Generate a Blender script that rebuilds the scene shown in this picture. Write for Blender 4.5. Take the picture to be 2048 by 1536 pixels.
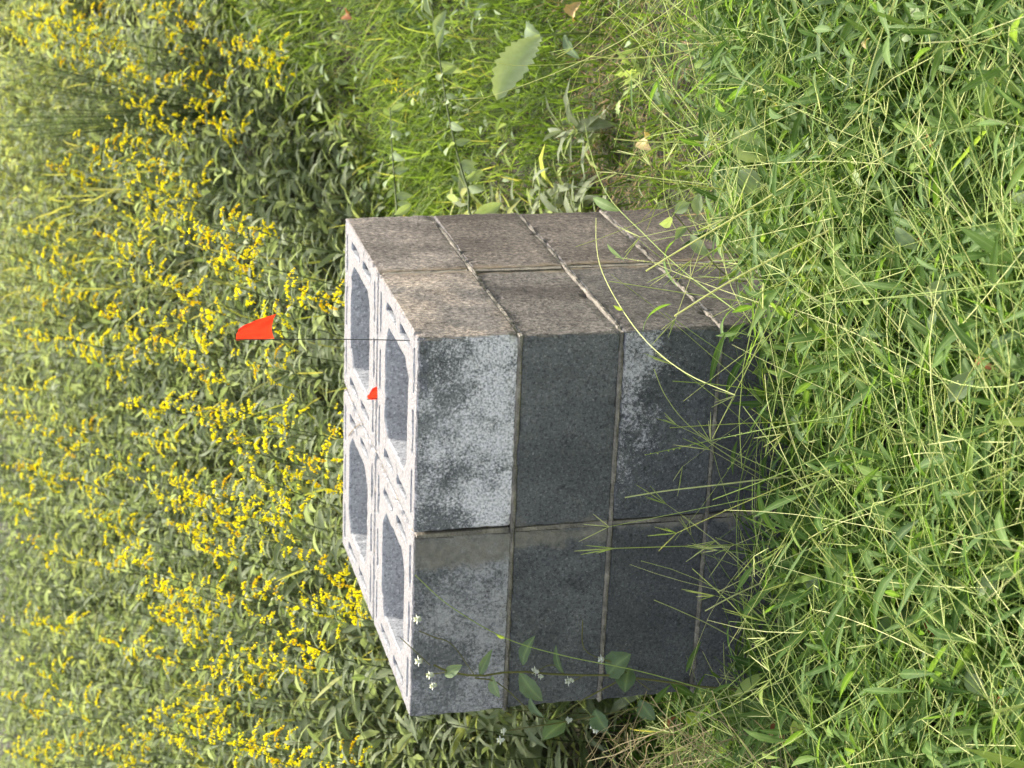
import bpy, bmesh, math, random
import numpy as np
from mathutils import Vector, Matrix

for o in list(bpy.data.objects):
    bpy.data.objects.remove(o)
SC = bpy.context.scene
COL = SC.collection
random.seed(11)
rng = np.random.default_rng(11)
PI = math.pi

# ------------------------------------------------------------------ camera
# the photograph is stored on its side: the camera is held portrait (rolled 90 degrees)
CAM = np.array([1.1938, -3.2840, 1.4944])
RT = np.array([0.93422562, 0.35305624, -0.05073257])
UP = np.array([-0.03937558, 0.24344938, 0.96911401])
BK = np.array([0.35450256, -0.90337351, 0.24133844])
FPX = 3847.4
cam = bpy.data.cameras.new('camera')
cam.sensor_fit = 'HORIZONTAL'; cam.sensor_width = 36.0
cam.lens = 36.0 * FPX / 2048.0
cam.clip_start = 0.05; cam.clip_end = 600
cam.dof.use_dof = True; cam.dof.focus_distance = 3.35; cam.dof.aperture_fstop = 10
camo = bpy.data.objects.new('camera', cam); COL.objects.link(camo)
M = Matrix.Identity(4)
for i in range(3):
    M[i][0] = -UP[i]; M[i][1] = RT[i]; M[i][2] = BK[i]; M[i][3] = CAM[i]
camo.matrix_world = M
SC.camera = camo

# ------------------------------------------------------------------ sky, sun, exposure
SUN_EL, SUN_AZ = math.radians(46), math.radians(14)      # azimuth from +Y (behind the pier) towards +X
w = bpy.data.worlds.new('World'); SC.world = w; w.use_nodes = True
nt = w.node_tree; bg = nt.nodes['Background']
sky = nt.nodes.new('ShaderNodeTexSky'); sky.sky_type = 'NISHITA'; sky.sun_disc = False
sky.sun_elevation = SUN_EL; sky.sun_rotation = SUN_AZ
sky.air_density = 1.0; sky.dust_density = 4.0; sky.ozone_density = 0.6
hz = nt.nodes.new('ShaderNodeHueSaturation'); hz.inputs['Saturation'].default_value = 0.47      # thin high cloud all over
nt.links.new(sky.outputs[0], hz.inputs['Color']); nt.links.new(hz.outputs[0], bg.inputs[0]); bg.inputs[1].default_value = 0.15
sd = Vector((math.cos(SUN_EL) * math.sin(SUN_AZ), math.cos(SUN_EL) * math.cos(SUN_AZ), math.sin(SUN_EL)))
sun = bpy.data.lights.new('sun', 'SUN'); sun.energy = 3.5; sun.angle = math.radians(4.0); sun.color = (1.0, 0.93, 0.83)
suno = bpy.data.objects.new('sun', sun); COL.objects.link(suno)
suno.rotation_euler = (-sd).to_track_quat('-Z', 'Y').to_euler(); suno.location = (2, 6, 8)
SC.view_settings.view_transform = 'Standard'; SC.view_settings.look = 'None'
SC.view_settings.exposure = 1.45; SC.view_settings.gamma = 1.0; SC.view_settings.use_curve_mapping = False
SC.cycles.use_adaptive_sampling = True; SC.cycles.adaptive_threshold = 0.04
SC.cycles.max_bounces = 3; SC.cycles.diffuse_bounces = 2; SC.cycles.glossy_bounces = 2
SC.cycles.transmission_bounces = 4; SC.cycles.transparent_max_bounces = 4
SC.cycles.use_denoising = True

# ------------------------------------------------------------------ helpers: placing
FH = np.array([-BK[0], -BK[1]]); FH /= np.linalg.norm(FH)      # horizontal forward
RH = np.array([FH[1], -FH[0]])                                 # horizontal right

def to_ds(x, y):
    px, py = x - CAM[0], y - CAM[1]
    return px * FH[0] + py * FH[1], px * RH[0] + py * RH[1]

def to_xy(d, s):
    return CAM[0] + d * FH[0] + s * RH[0], CAM[1] + d * FH[1] + s * RH[1]

def ground(x, y):
    d, s = to_ds(np.asarray(x, float), np.asarray(y, float))
    e = np.clip((d - 5.0) * 3.0, -40, 40)
    up = np.log1p(np.exp(e)) / 3.0
    up = np.where(d > 14, 9.0 + (1 - np.exp(-(np.maximum(d, 14) - 14) / 6.0)) * 3.0, up) * 0.2
    far = np.clip((d - 3.2) / 2.0, 0, 1)
    return up + far * (0.03 * np.sin(x * 2.3 + 1.0) * np.sin(y * 1.9) + 0.015 * np.sin(x * 5.1) * np.cos(y * 4.3))

def ray(x, y):                                                 # photo pixel -> direction
    a, b = (1536 - y - 768) / FPX, -(x - 1024) / FPX
    return RT * a + UP * b - BK

def on_y(x, y, Y):
    r = ray(x, y); return CAM + r * ((Y - CAM[1]) / r[1])

def on_x(x, y, X):
    r = ray(x, y); return CAM + r * ((X - CAM[0]) / r[0])

def on_ground(x, y, h=0.0):
    r = ray(x, y)
    t = np.linspace(1.2, 20, 3000); p = CAM[None] + t[:, None] * r[None]
    k = np.argmax(p[:, 2] - ground(p[:, 0], p[:, 1]) - h <= 0)
    return p[k]

# ------------------------------------------------------------------ helpers: objects
def tag(o, label=None, cat=None, group=None, kind=None):
    if label: o['label'] = label
    if cat: o['category'] = cat
    if group: o['group'] = group
    if kind: o['kind'] = kind
    return o

def empty(name, loc=(0, 0, 0), rz=0.0):
    o = bpy.data.objects.new(name, None); COL.objects.link(o)
    o.location = loc; o.rotation_euler = (0, 0, rz); o.empty_display_size = 0.05
    return o

def link(name, me, parent=None):
    o = bpy.data.objects.new(name, me); COL.objects.link(o)
    if parent: o.parent = parent
    return o

PIER = (-0.80, 0.0, 0.0, 0.82, 0.80)     # x0 x1 y0 y1 top
def inside_pier(p, m=0.003):
    return ((p[..., 0] > PIER[0] - m) & (p[..., 0] < PIER[1] + m) & (p[..., 1] > PIER[2] - m)
            & (p[..., 1] < PIER[3] + m) & (p[..., 2] < PIER[4] + m))

class Acc:
    """Collects strips, tubes and beads; build() makes ONE mesh with tone / along / across attributes."""
    def __init__(s): s.v = []; s.q = []; s.t = []; s.a = []; s.n = 0
    def _add(s, v, q=None, t=None, at=None):
        if q is not None: s.q.append(q + s.n)
        if t is not None: s.t.append(t + s.n)
        s.v.append(v); s.a.append(at); s.n += len(v)
    def blades(s, base, az, el, curv, L, W, tone, prof, cols=(-1, 0, 1), fold=0.12, roll=0.0, avoid=True, wob=0.0, sway=0.0):
        base = np.atleast_2d(np.asarray(base, float)); m = len(base); k = len(prof) - 1
        f = lambda a: np.broadcast_to(np.asarray(a, float), (m,)).astype(float)
        az, el, curv, L, W, tone, roll = map(f, (az, el, curv, L, W, tone, roll))
        sm = (np.arange(k) + 0.5) / k
        th = el[:, None] - curv[:, None] * sm[None]
        azz = az[:, None] + f(sway)[:, None] * sm[None]
        dm = np.stack([np.cos(th) * np.cos(azz), np.cos(th) * np.sin(azz), np.sin(th)], -1)
        pos = np.concatenate([np.zeros((m, 1, 3)), np.cumsum(dm * (L / k)[:, None, None], 1)], 1) + base[:, None]
        dv = np.concatenate([dm[:, :1], (dm[:, 1:] + dm[:, :-1]) * .5, dm[:, -1:]], 1)
        side = np.stack([-np.sin(az), np.cos(az), np.zeros(m)], -1)[:, None] * np.ones((1, k + 1, 1))
        nr = np.cross(dv, side)
        r = roll[:, None, None]
        sd_ = side * np.cos(r) + nr * np.sin(r); nr = -side * np.sin(r) + nr * np.cos(r)
        pr = np.asarray(prof)[None, :, None] * (W * .5)[:, None, None]
        V = []
        for c in cols:
            o_ = pos + sd_ * (pr * c) + nr * (pr * abs(c) * fold * 2)
            if wob and abs(c) > .9:
                o_ = o_ + nr * (pr * wob * np.sin(np.arange(k + 1) * 2.1 + c)[None, :, None])
            V.append(o_)
        V = np.stack(V, 2)                                     # m,k+1,c,3
        nc = len(cols)
        if avoid:
            ok = ~inside_pier(V).any((1, 2)); V = V[ok]; tone = tone[ok]; m = len(V)
            if m == 0: return
        al = np.broadcast_to(np.linspace(0, 1, k + 1)[None, :, None], (m, k + 1, nc))
        ac = np.broadcast_to(np.asarray(cols, float)[None, None], (m, k + 1, nc))
        tn = np.broadcast_to(tone[:, None, None], (m, k + 1, nc))
        i = np.arange(k)[:, None] * nc + np.arange(nc - 1)[None]; i = i.ravel()
        q = np.stack([i, i + 1, i + nc + 1, i + nc], -1)[None] + (np.arange(m) * (k + 1) * nc)[:, None, None]
        s._add(V.reshape(-1, 3), q=q.reshape(-1, 4), at=np.stack([tn.ravel(), al.ravel(), ac.ravel()], -1))
    def tubes(s, path, rad, tone, sides=3, avoid=False):
        path = np.asarray(path, float)
        if path.ndim == 2: path = path[None]
        m, k, _ = path.shape
        rad = np.broadcast_to(np.asarray(rad, float), (m, k)); tone = np.broadcast_to(np.asarray(tone, float), (m,))
        if avoid:
            ok = ~inside_pier(path).any(1); path = path[ok]; rad = rad[ok]; tone = tone[ok]; m = len(path)
            if m == 0: return
        t = np.gradient(path, axis=1); t /= np.linalg.norm(t, axis=-1, keepdims=True) + 1e-9
        mt = t.mean(1); ref = np.where((np.abs(mt[:, 2]) > .7)[:, None], np.array([[.83, .55, .1]]), np.array([[.1, .15, .98]]))
        a = np.cross(t, ref[:, None]); a /= np.linalg.norm(a, axis=-1, keepdims=True) + 1e-9; b = np.cross(t, a)
        an = np.arange(sides) * 2 * PI / sides
        V = path[:, :, None] + rad[:, :, None, None] * (a[:, :, None] * np.cos(an)[None, None, :, None] + b[:, :, None] * np.sin(an)[None, None, :, None])
        al = np.broadcast_to(np.linspace(0, 1, k)[None, :, None], (m, k, sides))
        tn = np.broadcast_to(tone[:, None, None], (m, k, sides))
        j = np.arange(sides); i = (np.arange(k - 1) * sides)[:, None]
        q = np.stack([i + j, i + (j + 1) % sides, i + sides + (j + 1) % sides, i + sides + j], -1).reshape(-1, 4)
        q = q[None] + (np.arange(m) * k * sides)[:, None, None]
        s._add(V.reshape(-1, 3), q=q.reshape(-1, 4), at=np.stack([tn.ravel(), al.ravel(), 0 * al.ravel() + .6], -1))
    def beads(s, pos, r, tone, stretch=1.0, axis=None):
        pos = np.atleast_2d(pos); m = len(pos); r = np.broadcast_to(r, (m,)); tone = np.broadcast_to(tone, (m,))
        o_ = np.array([[1, 0, 0], [-1, 0, 0], [0, 1, 0], [0, -1, 0], [0, 0, stretch], [0, 0, -stretch]], float)
        rot = rng.uniform(0, PI, m); tl = rng.normal(0, .5, m)
        c, n_ = np.cos(rot), np.sin(rot)
        T = np.stack([np.stack([c, -n_, 0 * c], -1), np.stack([n_ * np.cos(tl), c * np.cos(tl), -np.sin(tl)], -1), np.stack([n_ * np.sin(tl), c * np.sin(tl), np.cos(tl)], -1)], 1)
        V = pos[:, None] + np.einsum('mij,kj->mki', T, o_) * r[:, None, None]
        t = np.array([[0, 2, 4], [2, 1, 4], [1, 3, 4], [3, 0, 4], [2, 0, 5], [1, 2, 5], [3, 1, 5], [0, 3, 5]])
        t = t[None] + (np.arange(m) * 6)[:, None, None]
        tn = np.repeat(tone, 6)
        s._add(V.reshape(-1, 3), t=t.reshape(-1, 3), at=np.stack([tn, tn * 0 + .5, tn * 0 + .6], -1))
    def mesh(s, name, mat, smooth=True):
        V = np.concatenate(s.v).astype(np.float32)
        A = np.concatenate(s.a).astype(np.float32)
        q = np.concatenate(s.q) if s.q else np.zeros((0, 4), int)
        t = np.concatenate(s.t) if s.t else np.zeros((0, 3), int)
        me = bpy.data.meshes.new(name)
        me.vertices.add(len(V)); me.vertices.foreach_set('co', V.ravel())
        lp = np.concatenate([q.ravel(), t.ravel()]).astype(np.int32)
        me.loops.add(len(lp)); me.loops.foreach_set('vertex_index', lp)
        tot = np.concatenate([np.full(len(q), 4), np.full(len(t), 3)]).astype(np.int32)
        st = np.concatenate([[0], np.cumsum(tot)[:-1]]).astype(np.int32)
        me.polygons.add(len(tot)); me.polygons.foreach_set('loop_start', st)
        me.polygons.foreach_set('use_smooth', np.full(len(tot), smooth))
        for j, n_ in enumerate(('tone', 'along', 'across')):
            me.attributes.new(n_, 'FLOAT', 'POINT').data.foreach_set('value', np.ascontiguousarray(A[:, j]))
        me.update(calc_edges=True); me.validate()
        me.materials.append(mat)
        return me
    def build(s, name, mat, parent=None, smooth=True):
        return link(name, s.mesh(name, mat, smooth), parent)

def prof(k, peak=0.4, tip=0.04, base=0.15, p=1.0):
    t = np.linspace(0, 1, k + 1)
    a = np.where(t < peak, base + (1 - base) * np.sin(t / peak * PI / 2), np.cos((t - peak) / (1 - peak) * PI / 2) ** p)
    return np.maximum(a, tip)

def spline(pts, n):
    """Catmull-Rom through the points."""
    P = np.asarray(pts, float); P = np.vstack([2 * P[0] - P[1], P, 2 * P[-1] - P[-2]])
    m = len(P) - 3; out = []
    for u in np.linspace(0, m - 1e-6, n):
        i = int(u); t = u - i; a, b, c, d_ = P[i:i + 4]
        out.append(.5 * (2 * b + (c - a) * t + (2 * a - 5 * b + 4 * c - d_) * t * t + (3 * b - a - 3 * c + d_) * t ** 3))
    return np.array(out)

# ------------------------------------------------------------------ materials
def new_mat(name):
    m = bpy.data.materials.new(name); m.use_nodes = True
    nt = m.node_tree; nt.nodes.clear()
    return m, nt, nt.nodes, nt.links

def N(nt, typ, **kw):
    n = nt.nodes.new(typ)
    for k, v in kw.items(): setattr(n, k, v)
    return n

def mathn(nt, op, a, b=None, clamp=False):
    n = nt.nodes.new('ShaderNodeMath'); n.operation = op; n.use_clamp = clamp
    for i, x in enumerate((a, b)):
        if x is None: continue
        if hasattr(x, 'is_output'): nt.links.new(x, n.inputs[i])
        else: n.inputs[i].default_value = x
    return n.outputs[0]

def mixc(nt, fac, a, b, typ='MIX'):
    n = nt.nodes.new('ShaderNodeMix'); n.data_type = 'RGBA'; n.blend_type = typ
    for sck, x in ((n.inputs[0], fac), (n.inputs[6], a), (n.inputs[7], b)):
        if hasattr(x, 'is_output'): nt.links.new(x, sck)
        else: sck.default_value = x if isinstance(x, float) else (*x, 1.0) if len(x) == 3 else x
    return n.outputs[2]

def ramp(nt, fac, stops, interp='LINEAR'):
    n = nt.nodes.new('ShaderNodeValToRGB'); cr = n.color_ramp; cr.interpolation = interp
    while len(cr.elements) < len(stops): cr.elements.new(0.5)
    for e, (p, c) in zip(cr.elements, stops):
        e.position = p; e.color = (*c, 1.0) if len(c) == 3 else c
    nt.links.new(fac, n.inputs[0]); return n.outputs[0]

def rangen(nt, v, a, b, c=0.0, d=1.0):
    n = nt.nodes.new('ShaderNodeMapRange'); n.clamp = True
    nt.links.new(v, n.inputs[0])
    for i, x in zip((1, 2, 3, 4), (a, b, c, d)): n.inputs[i].default_value = x
    return n.outputs[0]

def noise(nt, vec, scale, detail=3.0, rough=0.55):
    n = nt.nodes.new('ShaderNodeTexNoise'); n.inputs['Scale'].default_value = scale
    n.inputs['Detail'].default_value = detail; n.inputs['Roughness'].default_value = rough
    if vec is not None: nt.links.new(vec, n.inputs['Vector'])
    return n.outputs[0]

def leaf_mat(name, stops, trans=0.35, rough=0.5, rib=0.25, spec=0.35, ribcol=(0.36, 0.46, 0.18), tcol=(1.5, 1.5, 0.7)):
    m, nt, nd, lk = new_mat(name)
    at = N(nt, 'ShaderNodeAttribute', attribute_name='tone').outputs['Fac']
    ac = N(nt, 'ShaderNodeAttribute', attribute_name='across').outputs['Fac']
    al = N(nt, 'ShaderNodeAttribute', attribute_name='along').outputs['Fac']
    col = ramp(nt, at, stops)
    geo = N(nt, 'ShaderNodeNewGeometry')
    ns = noise(nt, geo.outputs['Position'], 60.0, 1.0)
    col = mixc(nt, rangen(nt, ns, .3, .75, 0.0, .35), col, (0.5, 0.52, 0.3), 'MULTIPLY')
    if rib > 0:
        rb = mathn(nt, 'POWER', mathn(nt, 'SUBTRACT', 1.0, mathn(nt, 'ABSOLUTE', ac), True), 6.0)
        col = mixc(nt, mathn(nt, 'MULTIPLY', rb, rib), col, ribcol)
    bs = N(nt, 'ShaderNodeBsdfPrincipled'); lk.new(col, bs.inputs['Base Color'])
    bs.inputs['Roughness'].default_value = rough; bs.inputs['Specular IOR Level'].default_value = spec
    out = N(nt, 'ShaderNodeOutputMaterial')
    if trans > 0:
        tr = N(nt, 'ShaderNodeBsdfTranslucent')
        lk.new(mixc(nt, 1.0, col, tcol, 'MULTIPLY'), tr.inputs[0])
        mx = N(nt, 'ShaderNodeMixShader'); mx.inputs[0].default_value = trans
        lk.new(bs.outputs[0], mx.inputs[1]); lk.new(tr.outputs[0], mx.inputs[2]); lk.new(mx.outputs[0], out.inputs[0])
    else:
        lk.new(bs.outputs[0], out.inputs[0])
    return m

M_GOLDLEAF = leaf_mat('goldenrod_leaf', [(0, (.095, .128, .055)), (.3, (.17, .205, .11)), (.65, (.245, .28, .18)), (.92, (.315, .35, .225)), (1, (.39, .40, .14))], .44, .7, spec=.12, tcol=(1.3, 1.36, .78))
M_GOLDSTEM = leaf_mat('goldenrod_stem', [(0, (.05, .07, .025)), (.6, (.10, .13, .045)), (1, (.16, .12, .06))], 0, .7, 0, .15)
M_FLOWER = leaf_mat('goldenrod_flower', [(0, (.60, .38, .03)), (.2, (.84, .62, .015)), (.5, (.93, .83, .02)), (1, (.97, .92, .06))], .5, .8, 0, .05)
M_GRASS = leaf_mat('stilt_grass_leaf', [(0, (.036, .085, .014)), (.4, (.082, .16, .032)), (.75, (.14, .23, .055)), (.94, (.235, .335, .07)), (1, (.40, .37, .12))], .45, .6, .35, .15)
M_CULM = leaf_mat('grass_culm', [(0, (.20, .30, .07)), (.5, (.43, .52, .16)), (1, (.70, .70, .34))], .25, .6, 0, .2)
M_LAWN = leaf_mat('lawn_grass', [(0, (.055, .095, .015)), (.45, (.125, .195, .038)), (.85, (.215, .295, .075)), (1, (.36, .34, .12))], .42, .65, 0, .15)
M_BROAD = leaf_mat('broad_leaf', [(0, (.06, .12, .05)), (.5, (.15, .21, .11)), (.85, (.36, .43, .24)), (1, (.40, .52, .07))], .3, .7, .45, .12)
M_DRYGRASS = leaf_mat('dry_grass', [(0, (.18, .12, .06)), (.5, (.34, .26, .13)), (1, (.52, .43, .26))], .15, .8, 0, .1)
M_OLIVE = leaf_mat('olive_grass', [(0, (.14, .16, .04)), (.5, (.28, .29, .08)), (1, (.42, .39, .15))], .35, .7, 0, .1)
M_DEAD = leaf_mat('dead_leaf', [(0, (.16, .06, .03)), (.4, (.36, .15, .07)), (.7, (.46, .31, .14)), (1, (.62, .52, .30))], .15, .8, .3, .1, (.3, .2, .1))
M_WHITE = leaf_mat('white_petal', [(0, (.7, .72, .66)), (1, (.85, .86, .8))], .2, .7, 0, .1)
M_FLEASTEM = leaf_mat('weed_stem', [(0, (.10, .06, .03)), (.5, (.16, .14, .05)), (1, (.2, .26, .09))], 0, .7, 0, .15)

def ground_mat():
    m, nt, nd, lk = new_mat('ground_soil')
    geo = N(nt, 'ShaderNodeNewGeometry'); p = geo.outputs['Position']
    a = noise(nt, p, 9.0, 5.0); b = noise(nt, p, 70.0, 4.0); c = noise(nt, p, 2.2, 3.0)
    col = ramp(nt, a, [(.3, (.02, .016, .01)), (.5, (.04, .032, .018)), (.7, (.075, .055, .03))])
    col = mixc(nt, rangen(nt, c, .4, .62), col, (.05, .06, .018))
    col = mixc(nt, rangen(nt, b, .35, .75, 0.0, .7), col, (.4, .38, .3), 'MULTIPLY')
    bs = N(nt, 'ShaderNodeBsdfPrincipled'); lk.new(col, bs.inputs['Base Color']); bs.inputs['Roughness'].default_value = .95
    bp = N(nt, 'ShaderNodeBump'); bp.inputs['Distance'].default_value = .02; lk.new(b, bp.inputs['Height']); lk.new(bp.outputs[0], bs.inputs['Normal'])
    out = N(nt, 'ShaderNodeOutputMaterial'); lk.new(bs.outputs[0], out.inputs[0])
    return m
M_GROUND = ground_mat()

def concrete(name, base=(.36, .355, .35), eff=0.0, eff_edge='none', stain=0.5, smear=0.0, seed=0.0, sx=-.405, cap=0.0):
    """Weathered precast concrete: speckled aggregate, white bloom, brown dust and painted sun warmth on the side, mortar smears at the joints."""
    m, nt, nd, lk = new_mat(name)
    tc = N(nt, 'ShaderNodeTexCoord'); geo = N(nt, 'ShaderNodeNewGeometry')
    mp = N(nt, 'ShaderNodeMapping'); mp.inputs['Location'].default_value = (seed * 3.1, seed * 1.7, seed * 2.3)
    lk.new(geo.outputs['Position'], mp.inputs[0]); v = mp.outputs[0]
    pos = N(nt, 'ShaderNodeSeparateXYZ'); lk.new(geo.outputs['Position'], pos.inputs[0])
    nrm = N(nt, 'ShaderNodeSeparateXYZ'); lk.new(geo.outputs['True Normal'], nrm.inputs[0])
    fine = noise(nt, v, 160.0, 3.0, .8); mid = noise(nt, v, 150.0, 4.0, .75); big = noise(nt, v, 9.0, 4.0, .6); huge = noise(nt, v, 3.5, 3.0)
    inx = mathn(nt, 'MULTIPLY', rangen(nt, pos.outputs[0], -.785, -.78), rangen(nt, pos.outputs[0], -.02, -.015, 1.0, 0.0))
    iny = mathn(nt, 'MULTIPLY', rangen(nt, pos.outputs[1], .015, .02), rangen(nt, pos.outputs[1], .80, .805, 1.0, 0.0))
    topm = mathn(nt, 'MULTIPLY', rangen(nt, nrm.outputs[2], .6, .9), rangen(nt, pos.outputs[2], .785, .79))
    inner = mathn(nt, 'MULTIPLY', mathn(nt, 'MULTIPLY', inx, iny), mathn(nt, 'SUBTRACT', 1.0, topm))
    col = mixc(nt, rangen(nt, huge, .35, .65), tuple(c * .78 for c in base), base)
    col = mixc(nt, rangen(nt, big, .32, .62, 0.0, stain), col, (.55, .55, .56), 'MULTIPLY')
    pit = noise(nt, v, 42.0, 3.0, .7); col = mixc(nt, rangen(nt, pit, .62, .70, 0.0, .6), col, (.35, .35, .35), 'MULTIPLY')
    mz = N(nt, 'ShaderNodeMapping'); mz.inputs['Scale'].default_value = (1, 1, .75); lk.new(v, mz.inputs[0])
    col = mixc(nt, rangen(nt, noise(nt, mz.outputs[0], 15.0, 5.0, .7), .42, .68, 0.0, .5), col, (1.75, 1.72, 1.68), 'MULTIPLY')
    # the sheltered core walls and the cast top rims are cleaner than the weathered faces
    col = mixc(nt, inner, col, (.37, .375, .38)); col = mixc(nt, topm, col, (.215, .205, .198))
    # coarse open texture: dark pores, pale grains
    col = mixc(nt, rangen(nt, mid, .50, .64, 0.0, .8), col, (.36, .36, .365), 'MULTIPLY')
    grain = mixc(nt, 1.0, col, (2.1, 2.08, 2.05), 'MULTIPLY')
    col = mixc(nt, rangen(nt, fine, .52, .70, 0.0, .8), col, grain)
    col = mixc(nt, rangen(nt, noise(nt, v, 75.0, 2.0), .70, .76, 0.0, .45), col, (.5, .49, .47))
    front = mathn(nt, 'MULTIPLY', rangen(nt, mathn(nt, 'MULTIPLY', nrm.outputs[1], -1.0), .5, .9), mathn(nt, 'SUBTRACT', 1.0, inner))
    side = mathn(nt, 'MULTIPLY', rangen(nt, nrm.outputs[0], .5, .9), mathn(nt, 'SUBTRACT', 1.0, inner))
    # drip streaks below the rim
    ms = N(nt, 'ShaderNodeMapping'); ms.inputs['Scale'].default_value = (1, 1, .6); lk.new(v, ms.inputs[0])
    dr = mathn(nt, 'MULTIPLY', rangen(nt, noise(nt, ms.outputs[0], 7.0, 3.0, .5), .50, .68, 0.0, .6), side)
    col = mixc(nt, dr, col, (.40, .38, .37), 'MULTIPLY')
    sg = noise(nt, v, 95.0, 4.0, .8)
    col = mixc(nt, mathn(nt, 'MULTIPLY', rangen(nt, sg, .50, .60, 0.0, .8), side), col, (.45, .43, .42), 'MULTIPLY')
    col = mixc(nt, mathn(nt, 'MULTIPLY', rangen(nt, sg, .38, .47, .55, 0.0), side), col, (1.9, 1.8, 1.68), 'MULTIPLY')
    if cap > 0:                                             # tan patches: dappled sunlight painted on the near top block
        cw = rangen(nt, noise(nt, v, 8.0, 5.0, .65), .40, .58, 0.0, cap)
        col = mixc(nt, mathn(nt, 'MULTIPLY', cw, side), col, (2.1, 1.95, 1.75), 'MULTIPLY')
    # brown dust on the side face, plus sun warmth painted into the tint
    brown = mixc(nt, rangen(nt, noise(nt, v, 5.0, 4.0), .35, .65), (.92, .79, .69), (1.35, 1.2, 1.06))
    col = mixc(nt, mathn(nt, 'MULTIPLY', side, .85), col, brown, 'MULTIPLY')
    if eff > 0:
        e1 = noise(nt, v, 11.0, 6.0, .7); e2 = noise(nt, v, 190.0, 3.0, .8)
        z = pos.outputs[2]
        if eff_edge == 'low':      g = rangen(nt, z, .605, .78, .24, 0.0)
        elif eff_edge == 'top':    g = rangen(nt, z, .28, .40, -.12, .22)
        elif eff_edge == 'topright': g = mathn(nt, 'ADD', rangen(nt, z, .25, .40, -.25, .15), rangen(nt, pos.outputs[0], -.32, -.05, -.12, .10))
        else:                      g = rangen(nt, z, 0.0, 1.0, 0.0, 0.0)
        mask = rangen(nt, mathn(nt, 'ADD', e1, g), .40, .68)
        thr = mathn(nt, 'SUBTRACT', .70, mathn(nt, 'MULTIPLY', mask, .30))
        f = rangen(nt, mathn(nt, 'SUBTRACT', e2, thr), -.09, .16, 0.0, eff)
        f = mathn(nt, 'MULTIPLY', f, front)
        col = mixc(nt, f, col, (.93, .87, .895))
    if smear > 0:
        wn = noise(nt, v, 11.0, 5.0, .65)
        dx = mathn(nt, 'ABSOLUTE', mathn(nt, 'ADD', pos.outputs[0], -sx))
        lim = mathn(nt, 'ADD', .004 + .026 * smear, mathn(nt, 'MULTIPLY', mathn(nt, 'SUBTRACT', wn, .5), .11))
        f = rangen(nt, mathn(nt, 'SUBTRACT', lim, dx), -.006, .012)
        f = mathn(nt, 'MULTIPLY', mathn(nt, 'MULTIPLY', f, rangen(nt, noise(nt, v, 40.0, 4.0, .7), .32, .5, .45, 1.0)), front)
        mor = mixc(nt, rangen(nt, noise(nt, v, 60.0, 3.0), .3, .7), (.19, .175, .145), (.30, .275, .23))
        col = mixc(nt, mathn(nt, 'MULTIPLY', f, .9), col, mor)
    # rusty-brown run along the side joint
    dy = mathn(nt, 'ABSOLUTE', mathn(nt, 'SUBTRACT', pos.outputs[1], .41))
    lim = mathn(nt, 'ADD', .018, mathn(nt, 'MULTIPLY', mathn(nt, 'SUBTRACT', noise(nt, v, 18.0, 3.0), .5), .05))
    f = mathn(nt, 'MULTIPLY', rangen(nt, mathn(nt, 'SUBTRACT', lim, dy), -.01, .01, 0.0, .8), side)
    col = mixc(nt, f, col, mixc(nt, rangen(nt, noise(nt, v, 30.0, 3.0), .35, .65), (.20, .145, .09), (.33, .26, .17)))
    bs = N(nt, 'ShaderNodeBsdfPrincipled'); lk.new(col, bs.inputs['Base Color'])
    bs.inputs['Roughness'].default_value = .92; bs.inputs['Specular IOR Level'].default_value = .25
    h = mathn(nt, 'ADD', mathn(nt, 'MULTIPLY', mid, .6), mathn(nt, 'MULTIPLY', fine, .5))
    bp = N(nt, 'ShaderNodeBump'); bp.inputs['Strength'].default_value = .7; bp.inputs['Distance'].default_value = .005
    lk.new(h, bp.inputs['Height']); lk.new(bp.outputs[0], bs.inputs['Normal'])
    out = N(nt, 'ShaderNodeOutputMaterial'); lk.new(bs.outputs[0], out.inputs[0])
    return m

def mortar_mat():
    m, nt, nd, lk = new_mat('mortar')
    geo = N(nt, 'ShaderNodeNewGeometry'); v = geo.outputs['Position']
    a = noise(nt, v, 22.0, 4.0); b = noise(nt, v, 260.0, 2.0)
    nrm = N(nt, 'ShaderNodeSeparateXYZ'); lk.new(geo.outputs['True Normal'], nrm.inputs[0])
    col = ramp(nt, a, [(.3, (.13, .118, .10)), (.5, (.25, .22, .178)), (.72, (.43, .38, .30))])
    col = mixc(nt, rangen(nt, b, .45, .7, 0.0, .6), col, (.4, .38, .35), 'MULTIPLY')
    bs = N(nt, 'ShaderNodeBsdfPrincipled'); lk.new(col, bs.inputs['Base Color']); bs.inputs['Roughness'].default_value = .95
    bp = N(nt, 'ShaderNodeBump'); bp.inputs['Distance'].default_value = .004; lk.new(b, bp.inputs['Height']); lk.new(bp.outputs[0], bs.inputs['Normal'])
    out = N(nt, 'ShaderNodeOutputMaterial'); lk.new(bs.outputs[0], out.inputs[0])
    return m
M_MORTAR = mortar_mat()

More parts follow.
